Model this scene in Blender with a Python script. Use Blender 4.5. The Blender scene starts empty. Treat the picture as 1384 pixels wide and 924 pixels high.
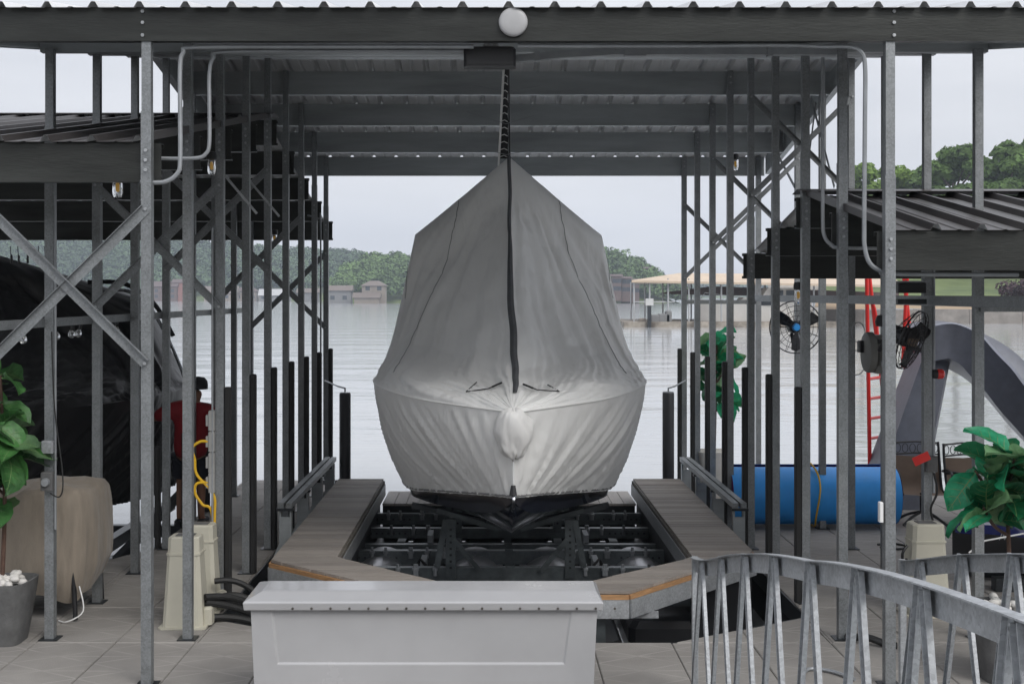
import bpy, math, random
import numpy as np
from mathutils import Vector, Matrix, noise
R = math.radians
random.seed(7)
SC = bpy.context.scene
COL = SC.collection

# ------------------------------------------------------------------ camera
F, CH = 1700.0, 2.8                      # focal length in 1384-px units, eye height over the deck
cd = bpy.data.cameras.new('camera'); cam = bpy.data.objects.new('camera', cd); COL.objects.link(cam)
cd.sensor_width = 36.0; cd.lens = 36.0 * F / 1384.0
cd.shift_x = 26.0 / 1384.0; cd.shift_y = -64.0 / 1384.0
cd.clip_start = 0.1; cd.clip_end = 6000
cam.location = (0, 0, CH); cam.rotation_euler = (R(90), 0, 0)
SC.camera = cam
# ------------------------------------------------------------------ sky, sun, exposure
SUN_EL, SUN_AZ = 42.0, 146.0            # azimuth clockwise from +Y: the sun stands behind the camera to the right
w = bpy.data.worlds.new('World'); SC.world = w; w.use_nodes = True
nt = w.node_tree; nt.nodes.clear()
def wn(t): return nt.nodes.new(t)
sky = wn('ShaderNodeTexSky'); sky.sky_type = 'NISHITA'; sky.sun_disc = False
sky.sun_elevation = R(SUN_EL); sky.sun_rotation = R(SUN_AZ)
sky.air_density = 1.4; sky.dust_density = 4.0; sky.ozone_density = 1.0
hs = wn('ShaderNodeHueSaturation'); hs.inputs['Saturation'].default_value = 0.25
mixc = wn('ShaderNodeMixRGB'); mixc.inputs[0].default_value = 0.92
tc = wn('ShaderNodeTexCoord'); mp = wn('ShaderNodeMapping'); mp.inputs['Scale'].default_value = (1.5, 1.5, 9)
nz = wn('ShaderNodeTexNoise'); nz.inputs['Scale'].default_value = 2.0; nz.inputs['Detail'].default_value = 5
rp = wn('ShaderNodeValToRGB')
rp.color_ramp.elements[0].position = .3; rp.color_ramp.elements[0].color = (5.8, 6.0, 6.55, 1)
rp.color_ramp.elements[1].position = .7; rp.color_ramp.elements[1].color = (7.1, 7.25, 7.7, 1)
bg = wn('ShaderNodeBackground'); bg.inputs['Strength'].default_value = 0.15
wo = wn('ShaderNodeOutputWorld')
L = nt.links.new
L(tc.outputs['Generated'], mp.inputs['Vector']); L(mp.outputs[0], nz.inputs['Vector']); L(nz.outputs['Fac'], rp.inputs[0])
# overcast sky: even near the horizon, more than twice as bright at the zenith
sx = wn('ShaderNodeSeparateXYZ'); L(tc.outputs['Generated'], sx.inputs[0])
cl = wn('ShaderNodeClamp'); L(sx.outputs['Z'], cl.inputs[0]); pw_ = wn('ShaderNodeMath'); pw_.operation = 'POWER'; pw_.inputs[1].default_value = 1.7; L(cl.outputs[0], pw_.inputs[0])
mz = wn('ShaderNodeMapRange'); mz.inputs['To Min'].default_value = .42; mz.inputs['To Max'].default_value = 1.0; L(pw_.outputs[0], mz.inputs['Value'])
ov = wn('ShaderNodeMixRGB'); ov.blend_type = 'MULTIPLY'; ov.inputs[0].default_value = 1; L(rp.outputs[0], ov.inputs[1]); L(mz.outputs[0], ov.inputs[2])
L(sky.outputs[0], hs.inputs['Color']); L(hs.outputs[0], mixc.inputs[1]); L(ov.outputs[0], mixc.inputs[2])
L(mixc.outputs[0], bg.inputs['Color']); L(bg.outputs[0], wo.inputs['Surface'])
sl = bpy.data.lights.new('sun', 'SUN'); sl.energy = 1.0; sl.angle = R(30); sl.color = (1.0, .97, .92)
so = bpy.data.objects.new('sun', sl); COL.objects.link(so); so.location = (10, -20, 40)
sd = Vector((math.sin(R(SUN_AZ)) * math.cos(R(SUN_EL)), math.cos(R(SUN_AZ)) * math.cos(R(SUN_EL)), math.sin(R(SUN_EL))))
so.rotation_euler = (-sd).to_track_quat('-Z', 'Y').to_euler()
SC.view_settings.view_transform = 'Standard'; SC.view_settings.look = 'None'
SC.view_settings.exposure = 0.76; SC.view_settings.gamma = 1.0; SC.view_settings.use_curve_mapping = False
SC.render.engine = 'CYCLES'
SC.cycles.use_denoising = True
SC.cycles.max_bounces = 7; SC.cycles.diffuse_bounces = 4; SC.cycles.glossy_bounces = 4
SC.cycles.transparent_max_bounces = 8; SC.cycles.volume_bounces = 1
SC.cycles.caustics_reflective = False; SC.cycles.caustics_refractive = False

# ------------------------------------------------------------------ materials
MATS = {}
def mat(name, col, rough=.55, metal=0.0, var=.12, scale=4.0, bump=0.0, bscale=30.0, stretch=(1, 1, 1),
        rvar=.08, spec=.5, col2=None, kind=None, sheen=0.0, trans=0.0, emit=None, coat=0.0, thin=0.0):
    m = bpy.data.materials.new(name); m.use_nodes = True
    t = m.node_tree; n = t.nodes; l = t.links.new
    b = n['Principled BSDF']
    b.inputs['Roughness'].default_value = rough; b.inputs['Metallic'].default_value = metal
    b.inputs['Specular IOR Level'].default_value = spec
    if trans: b.inputs['Transmission Weight'].default_value = trans
    if coat: b.inputs['Coat Weight'].default_value = coat; b.inputs['Coat Roughness'].default_value = .08
    if sheen: b.inputs['Sheen Weight'].default_value = sheen
    if emit: b.inputs['Emission Color'].default_value = (*emit[:3], 1); b.inputs['Emission Strength'].default_value = emit[3]
    g = n.new('ShaderNodeNewGeometry'); mpn = n.new('ShaderNodeMapping'); mpn.inputs['Scale'].default_value = stretch
    l(g.outputs['Position'], mpn.inputs['Vector'])
    if kind == 'spangle':
        tx = n.new('ShaderNodeTexVoronoi'); tx.inputs['Scale'].default_value = scale * 14
        tx2 = n.new('ShaderNodeTexNoise'); tx2.inputs['Scale'].default_value = scale; tx2.inputs['Detail'].default_value = 6
        l(mpn.outputs[0], tx.inputs['Vector']); l(mpn.outputs[0], tx2.inputs['Vector'])
        mx = n.new('ShaderNodeMixRGB'); mx.inputs[0].default_value = .6
        l(tx.outputs['Color'], mx.inputs[1]); l(tx2.outputs['Fac'], mx.inputs[2])
        bw = n.new('ShaderNodeRGBToBW'); l(mx.outputs[0], bw.inputs[0]); fac = bw.outputs[0]
    else:
        tx = n.new('ShaderNodeTexNoise'); tx.inputs['Scale'].default_value = scale; tx.inputs['Detail'].default_value = 6
        tx.inputs['Roughness'].default_value = .62
        l(mpn.outputs[0], tx.inputs['Vector']); fac = tx.outputs['Fac']
    r = n.new('ShaderNodeValToRGB')
    c2 = col2 or col
    r.color_ramp.elements[0].position = .3; r.color_ramp.elements[1].position = .7
    r.color_ramp.elements[0].color = (*[max(0, c * (1 - var)) for c in col], 1)
    r.color_ramp.elements[1].color = (*[min(1, c * (1 + var)) for c in c2], 1)
    l(fac, r.inputs[0]); l(r.outputs[0], b.inputs['Base Color'])
    if rvar:
        mr = n.new('ShaderNodeMapRange'); mr.inputs['To Min'].default_value = max(.02, rough - rvar)
        mr.inputs['To Max'].default_value = min(1, rough + rvar); l(fac, mr.inputs['Value']); l(mr.outputs[0], b.inputs['Roughness'])
    if bump:
        bn = n.new('ShaderNodeTexNoise'); bn.inputs['Scale'].default_value = bscale; bn.inputs['Detail'].default_value = 5
        l(mpn.outputs[0], bn.inputs['Vector'])
        bp = n.new('ShaderNodeBump'); bp.inputs['Strength'].default_value = bump; bp.inputs['Distance'].default_value = .02
        l(bn.outputs['Fac'], bp.inputs['Height']); l(bp.outputs[0], b.inputs['Normal'])
    if thin:                                    # leaves let some light through
        tb = n.new('ShaderNodeBsdfTranslucent'); l(r.outputs[0], tb.inputs['Color'])
        ms = n.new('ShaderNodeMixShader'); ms.inputs[0].default_value = thin
        l(b.outputs[0], ms.inputs[1]); l(tb.outputs[0], ms.inputs[2]); l(ms.outputs[0], n['Material Output'].inputs['Surface'])
    MATS[name] = m
    return m

galv   = mat('galvanized_steel', (.235, .248, .256), .48, .5, .22, 6.0, .12, 60, kind='spangle')
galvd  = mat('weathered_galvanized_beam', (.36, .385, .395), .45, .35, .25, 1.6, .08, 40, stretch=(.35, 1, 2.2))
galvk  = mat('shaded_galvanized_channel', (.045, .047, .044), .38, .6, .45, 1.6, .08, 40, stretch=(.35, 1, 2.2))  # darker copy of the galvanized beam; shade is put into its colour
galvl  = mat('bright_galvanized_rail', (.39, .405, .42), .5, .5, .2, 5.0, .12, 50, kind='spangle')
zincr  = mat('galvalume_roof_sheet', (.60, .605, .61), .5, .15, .18, 1.2, .03, 20, stretch=(1, .3, 1))
bronze = mat('dark_bronze_roof_paint', (.055, .05, .05), .42, .0, .25, 1.5, .03, 12, spec=.6)
blackp = mat('black_plastic', (.012, .012, .014), .42, 0, .3, 6, .05, 60)
blackm = mat('black_painted_steel', (.03, .034, .038), .42, .3, .4, 5, .06, 40)
liftm  = mat('lift_steel', (.11, .125, .13), .42, .55, .45, 4, .1, 40)
rubber = mat('black_rubber', (.014, .014, .014), .65, 0, .3, 8, .06, 60)
pipem  = mat('conduit_metal', (.30, .315, .33), .55, .4, .15, 6)
whitegel = mat('white_gelcoat', (.40, .40, .408), .26, 0, .07, 1.6, .02, 7, rvar=.05, coat=.3)
beige  = mat('beige_pedestal_plastic', (.50, .48, .40), .5, 0, .06, 4, .03, 80)
tanfab = mat('tan_furniture_cover', (.25, .212, .17), .85, 0, .18, 3, .9, 3.0, stretch=(3.2, 3.2, .8), sheen=.2)
potm   = mat('grey_stone_planter', (.115, .115, .115), .8, 0, .3, 7, .25, 60)
potw   = mat('white_planter', (.55, .54, .52), .6, 0, .1, 6)
pebble = mat('white_pebble', (.62, .6, .57), .7, 0, .15, 9)
leafm  = [mat('fig_leaf_%d' % i, c, .36, 0, .35, 9, .25, 40, col2=c2, thin=.3) for i, (c, c2) in enumerate((((.03, .11, .03), (.06, .17, .05)), ((.05, .17, .045), (.09, .25, .07)), ((.08, .17, .07), (.13, .24, .11))))]
leafm2 = [mat('silk_fig_leaf_%d' % i, c, .4, 0, .35, 9, .25, 40, col2=c2, thin=.45) for i, (c, c2) in enumerate((((.008, .12, .045), (.02, .18, .075)), ((.015, .25, .11), (.035, .36, .18)), ((.13, .27, .13), (.2, .36, .18))))]
stemm  = mat('plant_stem', (.09, .05, .035), .8, 0, .3, 20, .3, 60)
planks = []
for i, s in enumerate((.78, .9, 1.0, 1.1)):
    planks.append(mat('composite_plank_%d' % i, (.31 * s, .275 * s, .245 * s), .62, 0, .16, 5, .3, 35, stretch=(1.2, 14, 1)))
plankl = mat('pale_composite_plank', (.56, .52, .49), .62, 0, .14, 5, .25, 35, stretch=(14, 1.2, 1))
lumber = mat('treated_lumber', (.40, .22, .10), .7, 0, .3, 4, .3, 40, stretch=(2, 2, 16))
wetlum = mat('weathered_lumber', (.16, .145, .125), .8, 0, .4, 4, .3, 40, stretch=(2, 2, 12))
floatm = mat('dock_float', (.03, .032, .034), .7, 0, .3, 3, .1, 20)
redp   = mat('red_paint', (.62, .025, .02), .38, 0, .1, 5)
slidem = mat('grey_rotomoulded_plastic', (.135, .145, .178), .40, 0, .15, 6, .2, 120)
bluef  = mat('blue_foam', (.03, .31, .80), .5, 0, .1, 4, .08, 40)
purpf  = mat('purple_foam', (.20, .015, .14), .6, 0, .2, 8, .15, 30)
navy   = mat('navy_gelcoat', (.006, .008, .016), .1, 0, .2, 3, rvar=.03, coat=.8)
skiblue = mat('blue_gelcoat', (.004, .010, .10), .12, 0, .15, 3, rvar=.03, coat=.7)
yellow = mat('yellow_cord', (.70, .42, .02), .5, 0, .1, 8)
slingm = mat('tan_sling_fabric', (.16, .115, .085), .8, 0, .15, 6, .2, 200)
glassm = mat('clear_jar_glass', (.75, .77, .78), .08, 0, .03, 6, rvar=0, trans=.9)
bulbm  = mat('amber_lamp', (.85, .45, .05), .4, 0, .05, 6, emit=(1, .55, .08, .12))
chrome = mat('polished_rail', (.6, .62, .65), .18, 1, .05, 5)
skinm  = mat('skin', (.28, .14, .09), .6, 0, .08, 9)
shirtm = mat('dark_red_shirt', (.26, .010, .016), .85, 0, .15, 8, .25, 30)
shortm = mat('navy_shorts', (.012, .014, .022), .85, 0, .2, 8, .2, 30)
capm   = mat('dark_cap', (.018, .017, .02), .8, 0, .2, 12)
whitep = mat('white_paint', (.78, .78, .77), .4, 0, .04, 3)
screenm = mat('speaker_grille', (.008, .008, .009), .5, 0, .2, 20)

def cover_mat(name, col, var, rough, bs):
    """woven boat-cover cloth: colour, weave and fine creases"""
    m = mat(name, col, rough, 0, var, 1.3, 0, sheen=.15)
    n = m.node_tree.nodes; l = m.node_tree.links.new; b = n['Principled BSDF']
    g = n.new('ShaderNodeNewGeometry')
    prev = None
    for (st, sc, dist, det) in (((2.2, .8, .8), 1.6, .045 * bs, 2), ((4.5, 1.5, 1.0), 2.6, .013 * bs, 3), ((1, 1, 1), 26, .0012, 2)):
        mpn = n.new('ShaderNodeMapping'); mpn.inputs['Scale'].default_value = st; mpn.inputs['Rotation'].default_value = (0, R(18), 0)
        l(g.outputs['Position'], mpn.inputs['Vector'])
        t = n.new('ShaderNodeTexNoise'); t.inputs['Scale'].default_value = sc; t.inputs['Detail'].default_value = det
        t.inputs['Distortion'].default_value = .4
        l(mpn.outputs[0], t.inputs['Vector'])
        bp = n.new('ShaderNodeBump'); bp.inputs['Strength'].default_value = .45; bp.inputs['Distance'].default_value = dist
        l(t.outputs['Fac'], bp.inputs['Height'])
        if prev: l(prev.outputs[0], bp.inputs['Normal'])
        prev = bp
    l(prev.outputs[0], b.inputs['Normal'])
    return m
coverm = cover_mat('grey_boat_cover', (.84, .84, .825), .04, .46, 2.0)
pouchm = cover_mat('pale_cover_pouch', (.74, .735, .72), .04, .62, 1.0)
tarpm  = cover_mat('black_boat_tarp', (.014, .014, .015), .2, .40, 1.3)

def concrete_mat():
    m = mat('broomed_concrete', (.262, .247, .230), .85, 0, .20, 1.1, .2, 90, rvar=.06)
    n = m.node_tree.nodes; l = m.node_tree.links.new; b = n['Principled BSDF']
    src = b.inputs['Base Color'].links[0].from_socket
    g = n.new('ShaderNodeNewGeometry'); sp = n.new('ShaderNodeSeparateXYZ'); l(g.outputs['Position'], sp.inputs[0])
    def mt(op, a, bb=None):
        q = n.new('ShaderNodeMath'); q.operation = op
        for k, v in ((0, a), (1, bb)):
            if v is None: continue
            if isinstance(v, (int, float)): q.inputs[k].default_value = v
            else: l(v, q.inputs[k])
        return q.outputs[0]
    u = mt('FRACT', mt('DIVIDE', mt('ADD', sp.outputs['X'], 2.40 + 6.4 * 3), .64))
    v = mt('FRACT', mt('DIVIDE', mt('ADD', sp.outputs['Y'], -10.13 + 37.9), .379))
    a = mt('MULTIPLY', mt('ABSOLUTE', mt('SUBTRACT', u, .5)), 1.0)
    d1 = mt('ABSOLUTE', mt('SUBTRACT', v, a)); d2 = mt('ABSOLUTE', mt('SUBTRACT', mt('SUBTRACT', 1.0, v), a))
    d3 = mt('MINIMUM', v, mt('SUBTRACT', 1.0, v))
    d = mt('MINIMUM', mt('MINIMUM', d1, d2), d3)
    line = n.new('ShaderNodeMapRange'); line.inputs['From Min'].default_value = .018; line.inputs['From Max'].default_value = .04
    line.inputs['To Min'].default_value = 1; line.inputs['To Max'].default_value = 0; l(d, line.inputs['Value'])
    wear = n.new('ShaderNodeTexNoise'); wear.inputs['Scale'].default_value = 3.2; wear.inputs['Detail'].default_value = 4
    l(g.outputs['Position'], wear.inputs['Vector'])
    wr = n.new('ShaderNodeMapRange'); wr.inputs['From Min'].default_value = .3; wr.inputs['From Max'].default_value = .6
    l(wear.outputs['Fac'], wr.inputs['Value'])
    f = mt('MULTIPLY', mt('MULTIPLY', line.outputs[0], wr.outputs[0]), .6)
    mx = n.new('ShaderNodeMixRGB'); l(f, mx.inputs[0]); l(src, mx.inputs[1]); mx.inputs[2].default_value = (.36, .34, .32, 1)
    l(mx.outputs[0], b.inputs['Base Color'])
    return m
concm = concrete_mat()

def water_mat():
    m = bpy.data.materials.new('lake_water'); m.use_nodes = True
    n = m.node_tree.nodes; l = m.node_tree.links.new; b = n['Principled BSDF']
    b.inputs['Base Color'].default_value = (.40, .41, .415, 1); b.inputs['Roughness'].default_value = .10
    b.inputs['IOR'].default_value = 1.42; b.inputs['Specular IOR Level'].default_value = .5
    g = n.new('ShaderNodeNewGeometry'); prev = None
    for (st, sc, dist, s) in (((.45, 1.0, 1), .55, .075, .5), ((.4, 1.2, 1), 1.9, .022, .5), ((.5, 1.3, 1), .16, .16, .5)):
        mpn = n.new('ShaderNodeMapping'); mpn.inputs['Scale'].default_value = st; mpn.inputs['Rotation'].default_value = (0, 0, R(8))
        l(g.outputs['Position'], mpn.inputs['Vector'])
        t = n.new('ShaderNodeTexNoise'); t.inputs['Scale'].default_value = sc; t.inputs['Detail'].default_value = 3
        l(mpn.outputs[0], t.inputs['Vector'])
        bp = n.new('ShaderNodeBump'); bp.inputs['Strength'].default_value = s; bp.inputs['Distance'].default_value = dist
        l(t.outputs['Fac'], bp.inputs['Height'])
        if prev: l(prev.outputs[0], bp.inputs['Normal'])
        prev = bp
    l(prev.outputs[0], b.inputs['Normal'])
    return m
waterm = water_mat()
grassm = mat('lawn', (.075, .115, .03), .9, 0, .25, .15, .2, 3, col2=(.12, .15, .05))
soilm  = mat('bare_bank', (.30, .22, .14), .9, 0, .2, .4)
forestm = mat('forest_leaves', (.05, .10, .028), .8, 0, .45, .035, col2=(.095, .155, .045))
forestf = mat('distant_forest_leaves', (.036, .070, .030), .8, 0, .35, .02, col2=(.055, .095, .036))
treem  = mat('oak_leaves', (.12, .20, .03), .75, 0, .4, .35, col2=(.18, .28, .055), thin=.4)
treed  = mat('dark_oak_leaves', (.075, .14, .03), .75, 0, .4, .35, col2=(.12, .20, .05), thin=.4)
barkm  = mat('bark', (.07, .055, .045), .9, 0, .3, 4)
purpl  = mat('plum_leaves', (.035, .012, .018), .7, 0, .4, 1)

# ------------------------------------------------------------------ mesh helpers
def link(o, parent=None):
    COL.objects.link(o)
    if parent is not None: o.parent = parent
    return o
def tag(o, label, cat, group=None):
    o['label'] = label; o['category'] = cat
    if group: o['group'] = group
    return o
def thing(name, loc, label, cat, group=None, rz=0):
    o = bpy.data.objects.new(name, None); o.empty_display_size = .1
    COL.objects.link(o); o.location = loc; o.rotation_euler = (0, 0, rz)
    return tag(o, label, cat, group)

class MB:
    def __init__(s): s.v = []; s.f = []; s.mi = []
    def add(s, vs, fs, m=0):
        k = len(s.v); s.v += [tuple(p) for p in vs]
        for f in fs: s.f.append(tuple(i + k for i in f)); s.mi.append(m)
        return s
    def box(s, x0, x1, y0, y1, z0, z1, m=0):
        return s.add([(x0, y0, z0), (x1, y0, z0), (x1, y1, z0), (x0, y1, z0), (x0, y0, z1), (x1, y0, z1), (x1, y1, z1), (x0, y1, z1)],
                     [(0, 3, 2, 1), (4, 5, 6, 7), (0, 1, 5, 4), (1, 2, 6, 5), (2, 3, 7, 6), (3, 0, 4, 7)], m)
    def rbox(s, x0, x1, y0, y1, z0, z1, r=.01, m=0):
        """box with chamfered vertical and top edges"""
        ring = lambda d, z: [(x0 + d + r, y0 + d, z), (x1 - d - r, y0 + d, z), (x1 - d, y0 + d + r, z), (x1 - d, y1 - d - r, z),
                             (x1 - d - r, y1 - d, z), (x0 + d + r, y1 - d, z), (x0 + d, y1 - d - r, z), (x0 + d, y0 + d + r, z)]
        vs = ring(0, z0) + ring(0, z1 - r) + ring(r * .8, z1)
        fs = [tuple(range(7, -1, -1)), tuple(range(16, 24))]
        for a in (0, 8):
            for i in range(8): fs.append((a + i, a + (i + 1) % 8, a + 8 + (i + 1) % 8, a + 8 + i))
        return s.add(vs, fs, m)
    def bar(s, p, q, wd, th, n=(0, 1, 0), m=0):
        p = Vector(p); q = Vector(q); d = (q - p).normalized(); n = Vector(n)
        sd = d.cross(n).normalized(); t = sd.cross(d).normalized()
        a = sd * wd / 2; b = t * th / 2
        vs = [p - a - b, p + a - b, p + a + b, p - a + b, q - a - b, q + a - b, q + a + b, q - a + b]
        return s.add(vs, [(0, 3, 2, 1), (4, 5, 6, 7), (0, 1, 5, 4), (1, 2, 6, 5), (2, 3, 7, 6), (3, 0, 4, 7)], m)
    def tube(s, pts, r, n=8, m=0, cap=True):
        pts = [Vector(p) for p in pts]; k0 = len(s.v); N = len(pts)
        rr = r if isinstance(r, (list, tuple)) else [r] * N
        up = None
        for i, p in enumerate(pts):
            d = (pts[min(i + 1, N - 1)] - pts[max(i - 1, 0)])
            d = d.normalized() if d.length > 1e-9 else Vector((0, 0, 1))
            if up is None:
                up = Vector((0, 0, 1)) if abs(d.z) < .9 else Vector((1, 0, 0))
            a = d.cross(up).normalized(); b = a.cross(d).normalized(); up = b
            for j in range(n):
                t = 2 * math.pi * j / n
                s.v.append(tuple(p + (a * math.cos(t) + b * math.sin(t)) * rr[i]))
        for i in range(N - 1):
            for j in range(n):
                s.f.append((k0 + i * n + j, k0 + (i + 1) * n + j, k0 + (i + 1) * n + (j + 1) % n, k0 + i * n + (j + 1) % n)); s.mi.append(m)
        if cap:
            s.f.append(tuple(k0 + j for j in range(n))); s.mi.append(m)
            s.f.append(tuple(k0 + (N - 1) * n + j for j in range(n - 1, -1, -1))); s.mi.append(m)
        return s
    def lathe(s, prof, c=(0, 0, 0), axis='z', n=20, m=0, cap=True):
        k0 = len(s.v)
        for (r, h) in prof:
            for j in range(n):
                t = 2 * math.pi * j / n; a, b = r * math.cos(t), r * math.sin(t)
                v = {'z': (a, b, h), 'y': (a, h, b), 'x': (h, a, b)}[axis]
                s.v.append((c[0] + v[0], c[1] + v[1], c[2] + v[2]))
        flip = axis == 'y'
        for i in range(len(prof) - 1):
            for j in range(n):
                f = (k0 + i * n + j, k0 + i * n + (j + 1) % n, k0 + (i + 1) * n + (j + 1) % n, k0 + (i + 1) * n + j)
                s.f.append(f[::-1] if flip else f); s.mi.append(m)
        if cap:
            a = tuple(k0 + j for j in range(n - 1, -1, -1)); b = tuple(k0 + (len(prof) - 1) * n + j for j in range(n))
            s.f.append(a[::-1] if flip else a); s.f.append(b[::-1] if flip else b); s.mi += [m, m]
        return s
    def prism(s, poly, z0, z1, m=0):
        n = len(poly); vs = [(p[0], p[1], z0) for p in poly] + [(p[0], p[1], z1) for p in poly]
        fs = [tuple(range(n - 1, -1, -1)), tuple(range(n, 2 * n))] + [(i, (i + 1) % n, n + (i + 1) % n, n + i) for i in range(n)]
        return s.add(vs, fs, m)
    def grid(s, rows, m=0, closed=False):
        k0 = len(s.v); nr = len(rows); nc = len(rows[0])
        for r in rows: s.v += [tuple(p) for p in r]
        for i in range(nr - 1):
            for j in range(nc - (0 if closed else 1)):
                s.f.append((k0 + i * nc + j, k0 + i * nc + (j + 1) % nc, k0 + (i + 1) * nc + (j + 1) % nc, k0 + (i + 1) * nc + j)); s.mi.append(m)
        return s
    def mesh(s, name, mats, smooth=False, off=(0, 0, 0), angle=None):
        me = bpy.data.meshes.new(name)
        vs = [(a - off[0], b - off[1], c - off[2]) for a, b, c in s.v] if any(off) else s.v
        me.from_pydata(vs, [], s.f)
        for mm in (mats if isinstance(mats, (list, tuple)) else [mats]): me.materials.append(mm)
        if any(s.mi): me.polygons.foreach_set('material_index', s.mi)
        if smooth: me.polygons.foreach_set('use_smooth', [True] * len(me.polygons))
        me.update()
        if smooth and angle:
            try: me.set_sharp_from_angle(angle=R(angle))
            except Exception: pass
        return me
    def build(s, name, mats, parent=None, smooth=False, angle=40, world=True):
        """parts of an unrotated thing are given in world coordinates; world=False means the parent's own space"""
        off = (0, 0, 0)
        if parent is not None and world:
            off = Vector(parent.location)
            if parent.parent is not None: off = off + Vector(parent.parent.location)
        o = bpy.data.objects.new(name, s.mesh(name, mats, smooth, tuple(off), angle))
        return link(o, parent)
def inst(me, name, parent, loc, rot=(0, 0, 0), sc=(1, 1, 1)):
    o = bpy.data.objects.new(name, me); link(o, parent); o.location = loc; o.rotation_euler = rot; o.scale = sc
    return o
def copy_tree(o, parent=None):
    c = o.copy(); COL.objects.link(c); c.parent = parent
    for ch in list(o.children): copy_tree(ch, c)
    return c
def smooth_path(pts, n=8):
    """Catmull-Rom through the points"""
    P = [Vector(p) for p in pts]; out = []
    for i in range(len(P) - 1):
        p0 = P[max(i - 1, 0)]; p1 = P[i]; p2 = P[i + 1]; p3 = P[min(i + 2, len(P) - 1)]
        for k in range(n):
            t = k / n
            out.append(.5 * ((2 * p1) + (p2 - p0) * t + (2 * p0 - 5 * p1 + 4 * p2 - p3) * t * t + (3 * p1 - p0 - 3 * p2 + p3) * t ** 3))
    out.append(P[-1]); return out
def PX(px, y): return (px - 666.0) * y / F            # metres right of the camera for something y metres away
def PZ(py, y): return CH - (py - 398.0) * y / F

# ================================================================== SETTING
XL, XR = -2.48, 2.845          # inner post rows
OL, OR_ = -3.60, 3.95          # outer post rows
YP = [9.03 + 1.21 * i for i in range(9)]
WZ = -.50                      # water level
def struct(o): o['kind'] = 'structure'; return o

# ---- water
rows = []
ys = [-40, 0, 6, 10, 14, 20, 30, 60, 120, 250, 500, 900, 1380]
xs = [-1150, -500, -200, -60, -20, 0, 20, 60, 200, 500, 1150]
wb = MB().grid([[(x, y, WZ) for x in xs] for y in ys])
water = struct(wb.build('lake_water', waterm)); water['label'] = 'rippled grey lake water under an overcast sky'

# ---- deck: floats below, concrete panels above
REG = [
    [(-10, 5.0), (10, 5.0), (10, 10.13), (-10, 10.13)],
    [(-2.38, 10.13), (-1.15, 10.13), (-2.38, 10.84)],
    [(1.48, 10.13), (2.74, 10.13), (2.74, 10.95)],
    [(-3.75, 10.13), (-2.38, 10.13), (-2.38, 19.0), (-3.75, 19.0)],
    [(-10, 10.13), (-3.75, 10.13), (-3.75, 12.7), (-10, 12.7)],
    [(-4.35, 12.7), (-3.75, 12.7), (-3.75, 13.9)],
    [(2.74, 10.13), (10, 10.13), (10, 17.7), (2.74, 17.7)],
    [(2.74, 17.7), (4.12, 17.7), (4.12, 19.0), (2.74, 19.0)],
]
db = MB()
for p in REG: db.prism(p, WZ - .35, -.062)
deck = struct(db.build('dock_deck', floatm)); deck['label'] = 'floating dock deck of broom-finished concrete panels'
def clip(poly, x0, x1, y0, y1):
    for ax, lim, sg in ((0, x0, 1), (0, x1, -1), (1, y0, 1), (1, y1, -1)):
        out = []
        for i in range(len(poly)):
            a, b = poly[i], poly[(i + 1) % len(poly)]
            da, dbb = sg * (a[ax] - lim), sg * (b[ax] - lim)
            if da >= 0: out.append(a)
            if da * dbb < 0:
                t = da / (da - dbb); out.append((a[0] + (b[0] - a[0]) * t, a[1] + (b[1] - a[1]) * t))
        poly = out
        if len(poly) < 3: return []
    return poly
def panel_mesh(poly):
    """a slab with a small chamfer round its top"""
    cx = sum(p[0] for p in poly) / len(poly); cy = sum(p[1] for p in poly) / len(poly)
    sh = lambda p, d: (p[0] + (cx - p[0]) * min(.4, d / max(.02, abs(cx - p[0]) + .0)), p[1] + (cy - p[1]) * min(.4, d / max(.02, abs(cy - p[1]))))
    a = [sh(p, .003) for p in poly]; b = [sh(p, .010) for p in poly]; n = len(poly)
    vs = [(x, y, -.058) for x, y in a] + [(x, y, -.007) for x, y in a] + [(x, y, 0) for x, y in b]
    fs = [tuple(range(n - 1, -1, -1)), tuple(range(2 * n, 3 * n))]
    for k in (0, n):
        for i in range(n): fs.append((k + i, k + (i + 1) % n, k + n + (i + 1) % n, k + n + i))
    return MB().add(vs, fs)
full = panel_mesh([(0, 0), (.64, 0), (.64, 1.137), (0, 1.137)]).mesh('concrete_panel', concm)
for reg in REG:
    for c in range(-13, 21):
        x0 = -2.40 + .64 * c
        for r in range(-5, 9):
            y0 = 10.13 + 1.137 * r
            if y0 + 1.137 < 7.6: continue
            pl = clip(reg, x0, x0 + .64, y0, y0 + 1.137)
            if len(pl) < 3: continue
            ar = abs(sum(pl[i][0] * pl[(i + 1) % len(pl)][1] - pl[(i + 1) % len(pl)][0] * pl[i][1] for i in range(len(pl)))) / 2
            if ar < .004: continue
            dz = random.uniform(-.002, .002)
            if ar > .7270: inst(full, 'concrete_panel', deck, (x0, y0, dz))
            else: inst(panel_mesh(pl).mesh('concrete_panel', concm), 'concrete_panel', deck, (0, 0, dz))
# steel edge strips of the boat well
eb = MB()
well = [(-2.38, 19.0), (-2.38, 10.84), (-1.15, 10.13), (1.48, 10.13), (2.74, 10.95), (2.74, 19.0)]
for a, b in zip(well[:-1], well[1:]):
    d = Vector((b[0] - a[0], b[1] - a[1], 0)).normalized(); nn = Vector((-d.y, d.x, 0))
    eb.bar(Vector((a[0], a[1], -.09)) + nn * .012, Vector((b[0], b[1], -.09)) + nn * .012, .17, .012, n=nn)
eb.build('edge_angle', blackm, deck)

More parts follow.
